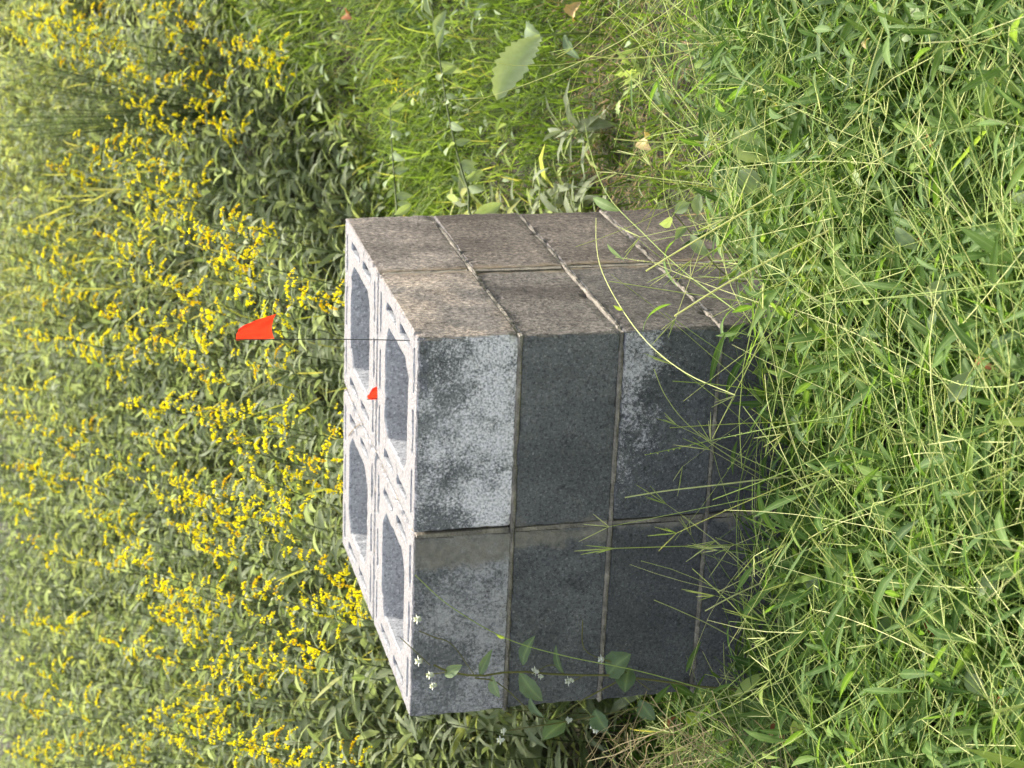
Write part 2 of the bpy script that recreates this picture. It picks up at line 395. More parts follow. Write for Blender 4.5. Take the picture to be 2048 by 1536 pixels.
# ------------------------------------------------------------------ ground: one sheet, finer near the pier
def build_ground():
    dd = np.concatenate([[-300, -100, -40, -15, -6, -2], np.arange(-1, 14, .12), [14.5, 16, 18, 22, 30, 45, 80, 150, 320]])
    ss = np.concatenate([[-300, -120, -50, -20, -9], np.arange(-5, 5.01, .12), [9, 20, 50, 120, 300]])
    D, S = np.meshgrid(dd, ss, indexing='ij'); X, Y = to_xy(D, S); Z = ground(X, Y)
    V = np.stack([X, Y, Z], -1).reshape(-1, 3); n = len(ss)
    F = [(i * n + j, i * n + j + 1, (i + 1) * n + j + 1, (i + 1) * n + j) for i in range(len(dd) - 1) for j in range(n - 1)]
    me = bpy.data.meshes.new('ground'); me.from_pydata(V.tolist(), [], [f[::-1] for f in F]); me.materials.append(M_GROUND)
    for p in me.polygons: p.use_smooth = True
    tag(link('ground', me), kind='structure')
build_ground()

# ------------------------------------------------------------------ the concrete block pier
BW, BD, BH, COURSE = 0.396, 0.404, 0.1935, 0.200

def rect_loop(x0, y0, x1, y1, step, ch=0.0, jit=0.0):
    c = [(x0 + ch, y0), (x1 - ch, y0), (x1, y0 + ch), (x1, y1 - ch), (x1 - ch, y1), (x0 + ch, y1), (x0, y1 - ch), (x0, y0 + ch)] if ch else [(x0, y0), (x1, y0), (x1, y1), (x0, y1)]
    out = []
    for i, a in enumerate(c):
        b = c[(i + 1) % len(c)]; L = math.dist(a, b); n = max(1, round(L / step))
        for k in range(n):
            t = k / n; out.append((a[0] + (b[0] - a[0]) * t + random.uniform(-jit, jit), a[1] + (b[1] - a[1]) * t + random.uniform(-jit, jit)))
    return out

def block_mesh(name, seed, mat, mirror=False):
    random.seed(seed)
    bm = bmesh.new()
    outer = rect_loop(0, 0, BW, BD, .008, .003, .0001)
    cell = rect_loop(.082, .085, BW - .078, BD - .088, .02, .034, .0012)
    slots = []
    for i in range(3):
        x = .030 + i * .124
        slots.append((x, .024, x + .088, .0395)); slots.append((x, BD - .0395, x + .088, BD - .024))
    for i in range(2):
        y = .076 + i * .14
        slots.append((BW - .048, y, BW - .029, y + .100)); slots.append((.029, y, .048, y + .100))
    loops = [outer, cell] + [rect_loop(*s_, .022, .0045, .0007) for s_ in slots]
    z1 = BH; tops = []; chips = []
    for _ in range(11):
        r0 = random.random(); e = random.choice((0, 0, 1, 1, 2)); zc = random.choice((z1, z1, 0.0, random.uniform(0, z1)))
        q = (BW * r0, 0.0) if e == 0 else (BW, BD * r0) if e == 1 else (BW, 0.0)
        if e < 2 and 0 < zc < z1: zc = z1
        chips.append((q[0], q[1], zc, random.uniform(.007, .02), random.uniform(.002, .007)))
    def chipped(x, y, z):
        for (a, b, c, r, dp) in chips:
            dd_ = math.dist((x, y, z), (a, b, c))
            if dd_ < r:
                f = dp * (1 - (dd_ / r) ** 2); vx, vy, vz = BW / 2 - x, BD / 2 - y, z1 / 2 - z
                L = math.sqrt(vx * vx + vy * vy + vz * vz); x += vx / L * f; y += vy / L * f; z += vz / L * f
        return x, y, z
    for li, lp in enumerate(loops):
        cx = sum(p[0] for p in lp) / len(lp); cy = sum(p[1] for p in lp) / len(lp)
        if li == 0:
            ring = []
            zz = [(0, .0025), (.003, 0)] + [(.003 + (z1 - .0065) * q_ / 12, 0) for q_ in range(1, 13)] + [(z1 - .0012, .0012), (z1, .0038)]
            for z, ins in zz:
                r_ = []
                for (x, y) in lp:
                    vx, vy = cx - x, cy - y; dx = ins * (1 if vx > 0 else -1) * (1 if abs(vx) / BW > abs(vy) / BD - .02 else 0)
                    dy = ins * (1 if vy > 0 else -1) * (1 if abs(vy) / BD > abs(vx) / BW - .02 else 0)
                    e_ = min(x, BW - x) < .006 and min(y, BD - y) < .006
                    cr = random.uniform(0, .0022) if e_ or z < .004 or z > z1 - .002 else random.uniform(0, .00022)
                    dx += cr * (1 if vx > 0 else -1) * (min(x, BW - x) < .006); dy += cr * (1 if vy > 0 else -1) * (min(y, BD - y) < .006)
                    chip = random.uniform(0, .0025) if random.random() < .12 and z > z1 - .004 else 0
                    r_.append(bm.verts.new(chipped(x + dx, y + dy, z - chip)))
                ring.append(r_)
        else:
            dep = 0.0 if li == 1 else BH - .11
            tp = .004 if li == 1 else .0015
            ring = []
            for z, ins in ((dep, tp), (z1 - .004, 0), (z1, -.0022)):
                r_ = []
                for (x, y) in lp:
                    f = 1 - ins / max(.006, math.dist((x, y), (cx, cy)))
                    r_.append(bm.verts.new((cx + (x - cx) * f, cy + (y - cy) * f, z - (random.uniform(0, .002) if z == z1 and random.random() < .25 else 0))))
                ring.append(r_)
            if li > 1: bm.faces.new(ring[0])
        n = len(lp)
        for a, b in zip(ring[:-1], ring[1:]):
            for i in range(n):
                f_ = (a[i], a[(i + 1) % n], b[(i + 1) % n], b[i])
                bm.faces.new(f_ if li == 0 else f_[::-1])
        tops.append((ring[0], ring[-1]))
    bm.edges.ensure_lookup_table()
    def cap(idx, which, up):
        ed = []
        for li in idx:
            r_ = tops[li][which]
            for i in range(len(r_)):
                e = bm.edges.get((r_[i], r_[(i + 1) % len(r_)]))
                ed.append(e)
        res = bmesh.ops.triangle_fill(bm, use_beauty=True, use_dissolve=False, edges=ed)
        for g in res['geom']:
            if isinstance(g, bmesh.types.BMFace):
                g.normal_update()
                if (g.normal.z > 0) != up: g.normal_flip()
    cap(range(len(loops)), 1, True)
    cap([0, 1], 0, False)
    me = bpy.data.meshes.new(name); bm.to_mesh(me); bm.free(); me.materials.append(mat)
    return me

pier = empty('concrete_block_pier', (0, 0, 0))
tag(pier, 'square pier of grey hollow concrete blocks, four to a course, standing in the weeds', 'pier')
def build_pier():
    mats = {
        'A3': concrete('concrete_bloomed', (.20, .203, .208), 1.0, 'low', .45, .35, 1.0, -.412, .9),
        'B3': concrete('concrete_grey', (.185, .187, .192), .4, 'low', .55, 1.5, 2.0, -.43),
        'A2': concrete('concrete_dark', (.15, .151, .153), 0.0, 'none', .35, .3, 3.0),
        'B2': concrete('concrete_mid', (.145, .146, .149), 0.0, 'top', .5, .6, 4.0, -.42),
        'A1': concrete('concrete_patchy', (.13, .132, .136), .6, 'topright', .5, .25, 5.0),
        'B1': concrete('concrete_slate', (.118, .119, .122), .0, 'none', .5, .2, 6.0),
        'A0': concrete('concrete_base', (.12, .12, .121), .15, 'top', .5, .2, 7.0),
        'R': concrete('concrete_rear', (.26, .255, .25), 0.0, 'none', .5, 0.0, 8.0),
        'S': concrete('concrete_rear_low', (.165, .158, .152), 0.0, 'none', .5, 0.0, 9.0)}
    for c in range(4):
        for ix in (0, 1):
            for iy in (0, 1):
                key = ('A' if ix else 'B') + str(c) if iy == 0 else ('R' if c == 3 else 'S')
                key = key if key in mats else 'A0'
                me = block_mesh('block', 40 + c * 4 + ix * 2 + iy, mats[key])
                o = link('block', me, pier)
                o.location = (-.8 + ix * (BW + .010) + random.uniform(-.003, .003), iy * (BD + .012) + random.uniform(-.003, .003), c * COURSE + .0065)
                o.rotation_euler = (0, 0, random.uniform(-.007, .007))
    # bed joints: a rough mortar frame under each course
    random.seed(5)
    for c in range(4):
        bm = bmesh.new()
        for (x0, y0, x1, y1) in ((-.80, 0, 0, .07), (-.80, .75, 0, .82), (-.80, .07, -.73, .75), (-.07, .07, 0, .75)):
            lp = rect_loop(x0, y0, x1, y1, .006)
            rings = []
            for z, bulge in ((-.0015, -.002), (.001, .0022), (.0055, .0018), (.008, -.002)):
                r_ = []
                for i, (x, y) in enumerate(lp):
                    n_ = bulge + .0010 * math.sin(x * 31 + y * 23 + c * 2) + .0008 * math.sin(x * 83 - y * 71) + random.uniform(-.0014, .0012) - (.0035 if math.sin(x * 19 + y * 27 + c * 4.1) + .6 * math.sin(x * 57 - y * 43 + c) > .85 else 0)
                    px = x + (n_ if abs(x) < 1e-6 else -n_ if abs(x + .8) < 1e-6 else 0)
                    py = y + (-n_ if abs(y) < 1e-6 else n_ if abs(y - .82) < 1e-6 else 0)
                    r_.append(bm.verts.new((px, py, c * COURSE + z + random.uniform(-.0008, .0008))))
                rings.append(r_)
            n = len(lp)
            for a, b in zip(rings[:-1], rings[1:]):
                for i in range(n): bm.faces.new((a[i], a[(i + 1) % n], b[(i + 1) % n], b[i]))
            bm.faces.new(rings[-1]); bm.faces.new(rings[0][::-1])
        me = bpy.data.meshes.new('mortar_bed'); bm.to_mesh(me); bm.free(); me.materials.append(M_MORTAR)
        link('mortar_bed', me, pier)
        # upright joints of this course: one along x, one along y
        for (x0, y0, x1, y1, ax) in ((-.4050, -.0012, -.3945, .403, 1), (-.4065, .417, -.3935, .819, 1), (-.799, .4015, -.4065, .4185, 0), (-.3935, .4015, .0006, .4185, 0)):
            bm = bmesh.new(); n = 36; secs = []
            L = (x1 - x0) if ax == 0 else (y1 - y0)
            for i in range(n + 1):
                t = i / n; zt = c * COURSE + .0065 + BH - (.004 + .0035 * math.sin(t * 17 + c) + random.uniform(0, .005) if c == 3 else .0)
                j = random.uniform(-.001, .001)
                if ax == 0: pts = [(x0 + L * t, y0 + j, c * COURSE + .012), (x0 + L * t, y1 + j, c * COURSE + .012), (x0 + L * t, y1 - .002, zt - .002), (x0 + L * t, (y0 + y1) / 2, zt + random.uniform(-.002, .002)), (x0 + L * t, y0 + .002, zt - .002)]
                else: pts = [(x0 + j, y0 + L * t, c * COURSE + .012), (x0 + .002, y0 + L * t, zt - .002), ((x0 + x1) / 2, y0 + L * t, zt + random.uniform(-.002, .002)), (x1 - .002, y0 + L * t, zt - .002), (x1 + j, y0 + L * t, c * COURSE + .012)]
                secs.append([bm.verts.new(p) for p in pts])
            for a, b in zip(secs[:-1], secs[1:]):
                for k in range(5): bm.faces.new((a[k], a[(k + 1) % 5], b[(k + 1) % 5], b[k]))
            bm.faces.new(secs[0][::-1]); bm.faces.new(secs[-1])
            bmesh.ops.recalc_face_normals(bm, faces=bm.faces)
            me = bpy.data.meshes.new('mortar_joint'); bm.to_mesh(me); bm.free(); me.materials.append(M_MORTAR)
            link('mortar_joint', me, pier)
build_pier()

# ------------------------------------------------------------------ marker flags
def flag_mats():
    m, nt, nd, lk = new_mat('red_flag_vinyl')
    bs = N(nt, 'ShaderNodeBsdfPrincipled'); bs.inputs['Base Color'].default_value = (.85, .05, .022, 1); bs.inputs['Roughness'].default_value = .45
    tr = N(nt, 'ShaderNodeBsdfTranslucent'); tr.inputs[0].default_value = (.95, .09, .03, 1)
    mx = N(nt, 'ShaderNodeMixShader'); mx.inputs[0].default_value = .45; out = N(nt, 'ShaderNodeOutputMaterial')
    lk.new(bs.outputs[0], mx.inputs[1]); lk.new(tr.outputs[0], mx.inputs[2]); lk.new(mx.outputs[0], out.inputs[0])
    m2, nt, nd, lk = new_mat('steel_wire')
    bs = N(nt, 'ShaderNodeBsdfPrincipled'); bs.inputs['Base Color'].default_value = (.06, .06, .055, 1); bs.inputs['Metallic'].default_value = .6; bs.inputs['Roughness'].default_value = .5
    out = N(nt, 'ShaderNodeOutputMaterial'); lk.new(bs.outputs[0], out.inputs[0])
    return m, m2
M_FLAG, M_WIRE = flag_mats()

def marker_flag(name, label, base, top, outline, wire_r=.0009):
    """base/top of the wire; outline: rows of (v, u0, u1) = metres below top, left and right edge (metres right of the wire)."""
    root = empty(name, base); tag(root, label, 'flag', 'red wire marker flags')
    base, top = np.array(base), np.array(top)
    a = Acc(); pts = spline([base - base, (top - base) * .5 + np.array([.002, .001, 0]), top - base], 10)
    a.tubes(pts, wire_r, .5, 6, avoid=False); a.build('wire', M_WIRE, root)
    r = np.array([RH[0], RH[1], 0]) * .92 + np.array([-FH[0], -FH[1], 0]) * .38
    fw = np.array([-r[1], r[0], 0]); bm = bmesh.new(); rows = []; nc = 17
    for (v, u0, u1) in outline:
        row = []
        for j in range(nc):
            t = j / (nc - 1); u = u0 + (u1 - u0) * t
            p = top - base + r * u + fw * (.007 * math.sin(t * 5.5 + v * 45) * t + .0015 * math.sin(t * 14 - v * 60) * t) + np.array([0, 0, -v - .004 * t * t + (v / .07) ** 3 * .0055 * math.sin(PI * min(1, t * 1.05))])
            row.append(bm.verts.new(p))
        rows.append(row)
    for a_, b_ in zip(rows[:-1], rows[1:]):
        for j in range(nc - 1): bm.faces.new((a_[j], b_[j], b_[j + 1], a_[j + 1]))
    bmesh.ops.solidify(bm, geom=bm.faces[:], thickness=.0005)
    me = bpy.data.meshes.new('pennant'); bm.to_mesh(me); bm.free(); me.materials.append(M_FLAG)
    for p in me.polygons: p.use_smooth = True
    link('pennant', me, root)
    return root

def build_flags():
    zt = .80
    b = np.array([-.036, .085, .70])
    top = on_y(472, 679, .085)
    marker_flag('marker_flag', 'red vinyl marker flag on a wire standing in the near corner of the pier', b, top,
                [(0, -.0015, .021), (.004, -.0015, .0245), (.012, -.0015, .0285), (.022, -.0015, .031), (.032, -.0015, .0345), (.042, -.0015, .0375), (.052, -.0015, .040), (.062, -.0015, .0425), (.071, -.0015, .0455)])
    r = ray(752, 787); p = CAM + r * ((.80 - CAM[2]) / r[2])
    marker_flag('marker_flag', 'stub of a red flag sticking up from the middle joint of the pier', (p[0] - .012, p[1], .70), (p[0] - .012, p[1], .8185),
                [(0, .004, .014), (.0025, .0, .020), (.007, -.0015, .0255), (.013, -.0015, .0275), (.03, -.0015, .028)])
build_flags()

# ------------------------------------------------------------------ goldenrod
LEAFP = prof(5, .4, .03, .12, .9)

def goldenrod_variant(i):
    """Local plant 1 m tall: returns meshes (stem, foliage, plume) and the plume centre."""
    g = np.random.default_rng(100 + i)
    lean = g.uniform(.10, .24); nod = g.uniform(.04, .10)
    t = np.linspace(0, 1, 14)
    path = np.stack([lean * t ** 1.6 + nod * np.clip(t - .8, 0, 1) * 5 * .5, .03 * np.sin(t * 4 + i), t * (1 - .02 * t)], -1)
    s = Acc(); s.tubes(path, .0024 - .0012 * t[None], .5, 5, avoid=False)
    f = Acc(); n = 34
    tt = np.sort(g.uniform(.12, .93, n)); bp = np.stack([np.interp(tt, t, path[:, k]) for k in range(3)], -1)
    size = np.interp(tt, [.1, .4, .8, 1], [.09, .11, .085, .05])
    f.blades(bp, np.arange(n) * 2.4 + g.normal(0, .3, n), g.uniform(.1, 1.0, n), g.uniform(.2, 1.4, n), size * g.uniform(.75, 1.2, n), size * .21 * g.uniform(.8, 1.2, n), g.uniform(.1, .95, n), LEAFP, fold=.15, roll=g.normal(0, .35, n), avoid=False, sway=g.normal(0, .4, n))
    p = Acc(); nb = int(g.integers(6, 14)); br = []
    for b in range(nb):
        q = .83 + .17 * b / (nb - 1)
        o_ = np.array([np.interp(q, t, path[:, k]) for k in range(3)])
        L = (.11 * (1 - (q - .83) / .17 * .72)) * g.uniform(.6, 1.15)
        az = b * 2.4 * .35 + g.normal(0, .9); u = np.linspace(0, 1, 7)
        el = g.uniform(.4, 1.0) - u * g.uniform(1.0, 2.0)
        st = np.stack([np.cos(el) * math.cos(az), np.cos(el) * math.sin(az), np.sin(el)], -1) * L / 6
        pts = o_ + np.cumsum(st, 0) - st[0]
        s.tubes(pts, .0007, .7, 3, avoid=False)
        m = max(8, int(L * 420)); uu = g.uniform(.12, 1, m)
        c = np.stack([np.interp(uu, u, pts[:, k]) for k in range(3)], -1) + g.normal(0, .0025, (m, 3)) + np.array([0, 0, .002])
        p.beads(c, g.uniform(.0017, .0031, m), np.clip(g.normal(.66, .2, m) - (.4 if g.random() < .08 else 0), .12, 1), 1.3)
    ctr = np.array([np.interp(.95, t, path[:, k]) for k in range(3)])
    return (s.mesh('goldenrod_stem', M_GOLDSTEM), f.mesh('goldenrod_foliage', M_GOLDLEAF), p.mesh('goldenrod_plume', M_FLOWER), ctr)

PLUMES = [(50,30),(110,55),(135,85),(110,108),(330,20),(302,38),(430,92),(500,84),(505,130),(200,140),(228,152),(280,150),(385,160),(395,222),(358,176),(425,245),(268,212),(320,245),(240,240),(175,285),(265,295),(280,335),(222,345),(345,345),(770,165),(805,185),
 (320,420),(400,450),(412,478),(485,450),(392,492),(215,470),(62,465),(100,520),(65,525),(75,592),(320,560),(362,592),(350,640),(332,680),(445,535),(490,610),(512,590),(570,592),(604,585),(380,738),(220,630),(140,680),(190,722),(25,770),(100,668),(493,722),
 (676,772),(664,862),(690,832),(620,862),(500,832),(502,950),(595,945),(545,972),(580,902),(400,812),(386,832),(290,872),(272,815),(210,917),(300,962),(130,850),(90,872),(15,822),(30,942),(62,930),(8,1000),(322,950),(332,988),(382,980),(394,1012),(390,1082),(350,1022),(362,1050),(185,1032),(216,1048),(234,1092),(180,1122),(310,1180),(300,1212),(330,1232),(362,1180),(490,1032),(504,1012),(420,1092),(440,1182),(600,1120),(592,1162),(540,1192),(612,1202),(645,1212),
 (480,1300),(450,1322),(462,1362),(565,1327),(560,1267),(410,1332),(345,1242),(330,1432),(318,1452),(352,1472),(482,1482),(502,1502),(270,1462),(208,1512),(222,1500),(40,1512),(52,1490),(15,1232),(640,1522),(372,1422),(295,1302),(396,1382),(225,1282),(440,1484),
 (12,55),(85,25),(150,20),(165,60),(225,100),(355,110),(120,330),(300,400),(245,420),(250,520),(255,690),(160,600),(40,660),(60,1090),(150,960),(90,1250),(60,1330),(130,1400),(110,1480),(20,1400),(270,1130),(460,890)]
SPECIAL = {(676,772): 'goldenrod plume poking up just behind the rear edge of the pier', (490,610): 'goldenrod with a full yellow plume right beside the red flag',
 (570,592): 'goldenrod with a loose plume just below the tip of the red flag', (805,185): 'short goldenrod sprig alone in the bright grass right of the pier',
 (770,165): 'smaller goldenrod sprig in the grass, a little above its lone neighbour', (565,1327): 'goldenrod with an orange-yellow plume above the left corner of the pier',
 (505,130): 'goldenrod bowing out over the bright grass at the right, above a gap', (664,862): 'goldenrod hanging over the middle of the rear pier edge',
 (640,1522): 'goldenrod sprig at the left picture edge, lowest of the thicket', (645,1212): 'goldenrod low behind the left rear corner of the pier'}

def lawn_side(d, s):
    edge = np.where(d < 6.2, .47, .5 + (d - 6.2) * .65)
    return s - edge

ROWLAB = {}
_rows = ['nearest the pier', 'second from the pier', 'third from the pier', 'fourth from the pier', 'fifth from the pier', 'sixth from the pier', 'second from the top of the meadow', 'at the top of the meadow']
_edge = [470, 400, 340, 290, 220, 130, 60, -1]
_ord = 'leftmost second third fourth fifth sixth seventh eighth ninth tenth eleventh twelfth thirteenth fourteenth fifteenth sixteenth seventeenth eighteenth nineteenth twentieth twenty-first twenty-second twenty-third twenty-fourth twenty-fifth twenty-sixth twenty-seventh twenty-eighth twenty-ninth thirtieth'.split()
for _k, _e in enumerate(_edge):
    _hi = 9999 if _k == 0 else _edge[_k - 1]
    _m = sorted([p for p in PLUMES if _e < p[0] <= _hi and p not in SPECIAL], key=lambda p: -p[1])
    for _j, p in enumerate(_m):
        ROWLAB[p] = ('leftmost yellow goldenrod' if _j == 0 else f'{_ord[_j]} yellow goldenrod from the left') + f' in the row {_rows[_k]}'

def build_goldenrod():
    NV = 8; var = [goldenrod_variant(i) for i in range(NV)]
    g = np.random.default_rng(21)
    for i, (x, y) in enumerate(PLUMES):
        r = ray(x, y); r = r / math.hypot(r[0], r[1])
        h = g.uniform(.82, .98)
        if (x, y) in ((770,165), (805,185)): h = .34
        dd = np.linspace(4.55, 13, 900); P = CAM[None] + dd[:, None] * r[None]
        for _ in range(7):
            ex = P[:, 2] - ground(P[:, 0], P[:, 1]) - h
            k = int(np.argmax(ex <= 0)); T = P[k]
            if lawn_side(*to_ds(T[0] - .1, T[1])) < -.05 or h < .3: break
            h *= .82
        if k == 0: T = CAM + r * g.uniform(4.75, 5.0)
        st, fo, pl, ctr = var[i % NV]
        # plants lean to the right of the picture
        az = math.atan2(RH[1], RH[0]) + g.normal(0, .55)
        sc = (T[2] - float(ground(T[0], T[1]))) / ctr[2]; 
        c_, s_ = math.cos(az), math.sin(az)
        for _ in range(2):
            bx = T[0] - sc * (c_ * ctr[0] - s_ * ctr[1]); by = T[1] - sc * (s_ * ctr[0] + c_ * ctr[1])
            gz = float(ground(bx, by)); want = float(np.interp(dd[k], [4.6, 6.0, 8.5], [.74, .88, 1.12])); sc = max((T[2] - gz) / ctr[2] * (.9 if k == 0 else 1), want if True and (x, y) not in ((770,165), (805,185)) else .3); gz = min(gz, T[2] - sc * ctr[2])
        o = empty('goldenrod_plant', (bx, by, gz - .01), az); o.scale = (sc, sc, sc)
        if (x, y) in SPECIAL: lab = SPECIAL[(x, y)]
        else:
            lab = ROWLAB[(x, y)]
        tag(o, lab, 'goldenrod', 'goldenrod plants in bloom behind the pier')
        for nm, me in (('stem', st), ('foliage', fo), ('flower_plume', pl)):
            q_ = link(nm, me, o)
            if nm != 'stem': q_['kind'] = 'stuff'
build_goldenrod()

# ------------------------------------------------------------------ meadow thicket (uncountable stems and leaves)
def fld(x, y, f, ph=0.0):
    return np.sin(x * f + ph) * np.cos(y * f * 1.13 + ph * 1.7) + .5 * np.sin(x * f * 2.3 - y * f * 1.9 + ph)

def build_thicket():
    g = np.random.default_rng(31); n = 4200
    d = 4.35 + (11.8 - 4.35) * g.random(n) ** .85
    s = g.uniform(-1, 1, n) * (.21 * d + 1.1)
    x, y = to_xy(d, s)
    keep = (lawn_side(d, s) < g.normal(-.05, .14, n)) & ~((x > -.86) & (x < .06) & (y > -.06) & (y < .90)) & ((d > 4.6) | (s < -.3))
    keep &= ~((s < -.75) & (d < 4.5))
    x, y, d, s = x[keep], y[keep], d[keep], s[keep]; n = len(x)
    z = ground(x, y); H = g.uniform(.45, .9, n) * np.where(d < 4.9, .85, 1.0) * (1 + .12 * fld(x, y, 2.2))
    H *= np.clip(.26 + (-lawn_side(d, s)) * .5, .24, 1.0)
    az = math.atan2(RH[1], RH[0]) + g.normal(0, .7, n); ln = g.uniform(.05, .3, n) * H
    k = 7; t = np.linspace(0, 1, k)
    path = np.stack([x[:, None] + (np.cos(az) * ln)[:, None] * t ** 1.7, y[:, None] + (np.sin(az) * ln)[:, None] * t ** 1.7, z[:, None] + H[:, None] * t], -1)
    a = Acc(); a.tubes(path, (.0022 - .0012 * t)[None], g.uniform(0, 1, n), 3, True); st = a.build('thicket_stems', M_GOLDSTEM)
    tag(st, 'tangle of thin green stems in the thicket behind the pier', 'stems', kind='stuff')
    f = Acc(); nl = 24
    for j in range(nl):
        q = np.clip((j + g.random(n)) / nl * .86 + .16, 0, 1)
        b = np.stack([x + np.cos(az) * ln * q ** 1.7, y + np.sin(az) * ln * q ** 1.7, z + H * q], -1)
        sz = np.where(d < 6.2, 1.22, 1.0) * np.interp(q, [.1, .45, .8, 1.0], [.08, .105, .09, .05]) * g.uniform(.7, 1.3, n)
        ton = np.clip(g.normal(.50, .22, n) + .20 * fld(x, y, 1.3, 2.0) + .32 * np.clip((d - 7.6) / 2.5, 0, 1) * np.where(s > -.2, 1, .3) + .15 * np.exp(-(lawn_side(d, s) / .5) ** 2), 0, 1)
        f.blades(b, j * 2.4 + g.uniform(0, 6.3, n), g.uniform(-.1, 1.0, n), g.uniform(.1, 1.3, n), sz, sz * g.uniform(.16, .27, n), ton, prof(3, .42, .04, .15), fold=.13, roll=g.normal(0, .4, n), sway=g.normal(0, .4, n))
    o = f.build('thicket_leaves', M_GOLDLEAF)
    tag(o, 'mass of lance-shaped grey-green leaves in the thicket behind the pier', 'leaves', kind='stuff')
    # olive, thin grass growing through the far thicket
    n = 13000; d = g.uniform(5.2, 11.5, n); s = g.uniform(-1, 1, n) * (.21 * d + .8); x, y = to_xy(d, s)
    keep = (lawn_side(d, s) < .05) & (fld(x, y, 1.1, .6) + np.exp(-((s - d * .075) / .5) ** 2) * np.where(d > 6.8, 1.4, .2) > g.uniform(.3, 1.5, n))
    x, y, d = x[keep], y[keep], d[keep]; n = len(x)
    b = np.stack([x, y, ground(x, y) + g.uniform(.25, .75, n)], -1)
    a = Acc(); a.blades(b, g.uniform(0, 6.3, n), g.uniform(.7, 1.5, n), g.uniform(.2, 1.6, n), g.uniform(.10, .24, n), g.uniform(.004, .008, n), g.uniform(0, 1, n), prof(4, .2, .05, .6), cols=(-1, 1))
    tag(a.build('olive_grass', M_OLIVE), 'yellowish olive grass growing up through the far thicket', 'grass', kind='stuff')
build_thicket()

# ------------------------------------------------------------------ bright lawn grass to the right of the pier
def build_lawn():
    g = np.random.default_rng(41); n = 125000
    d = g.uniform(3.7, 9.6, n); s = g.uniform(.1, 3.0, n)
    x, y = to_xy(d, s)
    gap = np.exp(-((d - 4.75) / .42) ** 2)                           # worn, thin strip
    dens = np.clip(.8 + .3 * fld(x, y, 3.1), .35, 1) * (1 - .2 * gap)
    keep = (lawn_side(d, s) > g.normal(-.05, .12, n)) & (g.random(n) < dens) & (s < .21 * d + 1.1)
    x, y, d, gap = x[keep], y[keep], d[keep], gap[keep]; n = len(x)
    tall = np.clip(.55 + .5 * fld(x, y, 2.0, 1.0), .3, 1.2) * (1 - .5 * gap)
    b = np.stack([x, y, ground(x, y) + g.uniform(0, .05, n) * tall], -1)
    a = Acc()
    ton = np.clip(g.normal(.55, .2, n) - .42 * gap + .12 * fld(x, y, 4.2), 0, 1)  # darker green in the strip, partly its shade painted into the tone
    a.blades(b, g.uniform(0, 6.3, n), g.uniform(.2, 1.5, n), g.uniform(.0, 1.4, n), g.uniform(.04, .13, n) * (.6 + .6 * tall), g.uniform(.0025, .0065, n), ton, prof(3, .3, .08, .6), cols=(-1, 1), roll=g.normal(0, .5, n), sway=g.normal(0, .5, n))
    n = 9000; d = g.uniform(5.6, 9.4, n); s = g.uniform(.4, 3.0, n); x, y = to_xy(d, s)
    keep = (lawn_side(d, s) > g.normal(.05, .1, n)) & (fld(x, y, 2.7, 3.0) > g.uniform(-1.0, .8, n)) & (s < .21 * d + 1.0); x, y = x[keep], y[keep]; n = len(x)
    a.blades(np.stack([x, y, ground(x, y)], -1), g.normal(math.atan2(-RH[1], -RH[0]), 1.2, n), g.uniform(.8, 1.4, n), g.uniform(.6, 1.9, n), g.uniform(.15, .36, n), g.uniform(.003, .006, n), np.clip(g.normal(.72, .15, n), 0, 1), prof(5, .3, .06, .6), cols=(-1, 1), roll=g.normal(0, .4, n))
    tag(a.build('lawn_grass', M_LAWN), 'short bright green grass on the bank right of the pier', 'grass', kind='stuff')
    # low broad leaves among it
    n = 5200; d = g.uniform(4.3, 9, n); s = g.uniform(.3, 2.9, n); x, y = to_xy(d, s)
    keep = (lawn_side(d, s) > -.1) & (fld(x, y, 3.3, 4.0) > g.uniform(-.9, .9, n)) & (np.abs(d - 4.75) > .4) & (s < .21 * d + 1.0); x, y = x[keep], y[keep]; n = len(x)
    b = np.stack([x, y, ground(x, y) + g.uniform(.02, .13, n)], -1); L = g.uniform(.025, .07, n)
    a = Acc(); a.blades(b, g.uniform(0, 6.3, n), g.uniform(0, 1.2, n), g.uniform(.0, 1.0, n), L, L * g.uniform(.2, .42, n), g.uniform(.2, .95, n), prof(4, .45, .05, .2), roll=g.normal(0, .4, n))
    tag(a.build('lawn_weeds', M_BROAD), 'small broad-leaved weeds among the short grass right of the pier', 'weeds', kind='stuff')
    # brown thatch showing in the worn strip
    n = 3500; d = g.normal(4.7, .38, n); s = g.uniform(-.1, 2.2, n); x, y = to_xy(d, s); z = ground(x, y)
    a = Acc(); a.blades(np.stack([x, y, z + g.uniform(.0, .025, n)], -1), g.uniform(0, 6.3, n), g.normal(.1, .25, n), g.normal(.1, .5, n), g.uniform(.04, .14, n), g.uniform(.0015, .004, n), g.uniform(0, .4, n), prof(3, .3, .2, .6), cols=(-1, 1))
    tag(a.build('thatch', M_DRYGRASS), 'dry brown thatch lying in the worn strip right of the pier', 'thatch', kind='stuff')
build_lawn()

# ------------------------------------------------------------------ foreground grass
def fg_density(d, s):
    """1 in the deep grass in front, thinning out towards the strip behind it on the right."""
    lim = np.where(s > .05, 3.95 - .1 * np.clip(s - .3, 0, 1), 3.75)
    lim = np.where(s < -.66, 4.9, lim)
    return np.clip((lim - d) / .25, 0, 1)

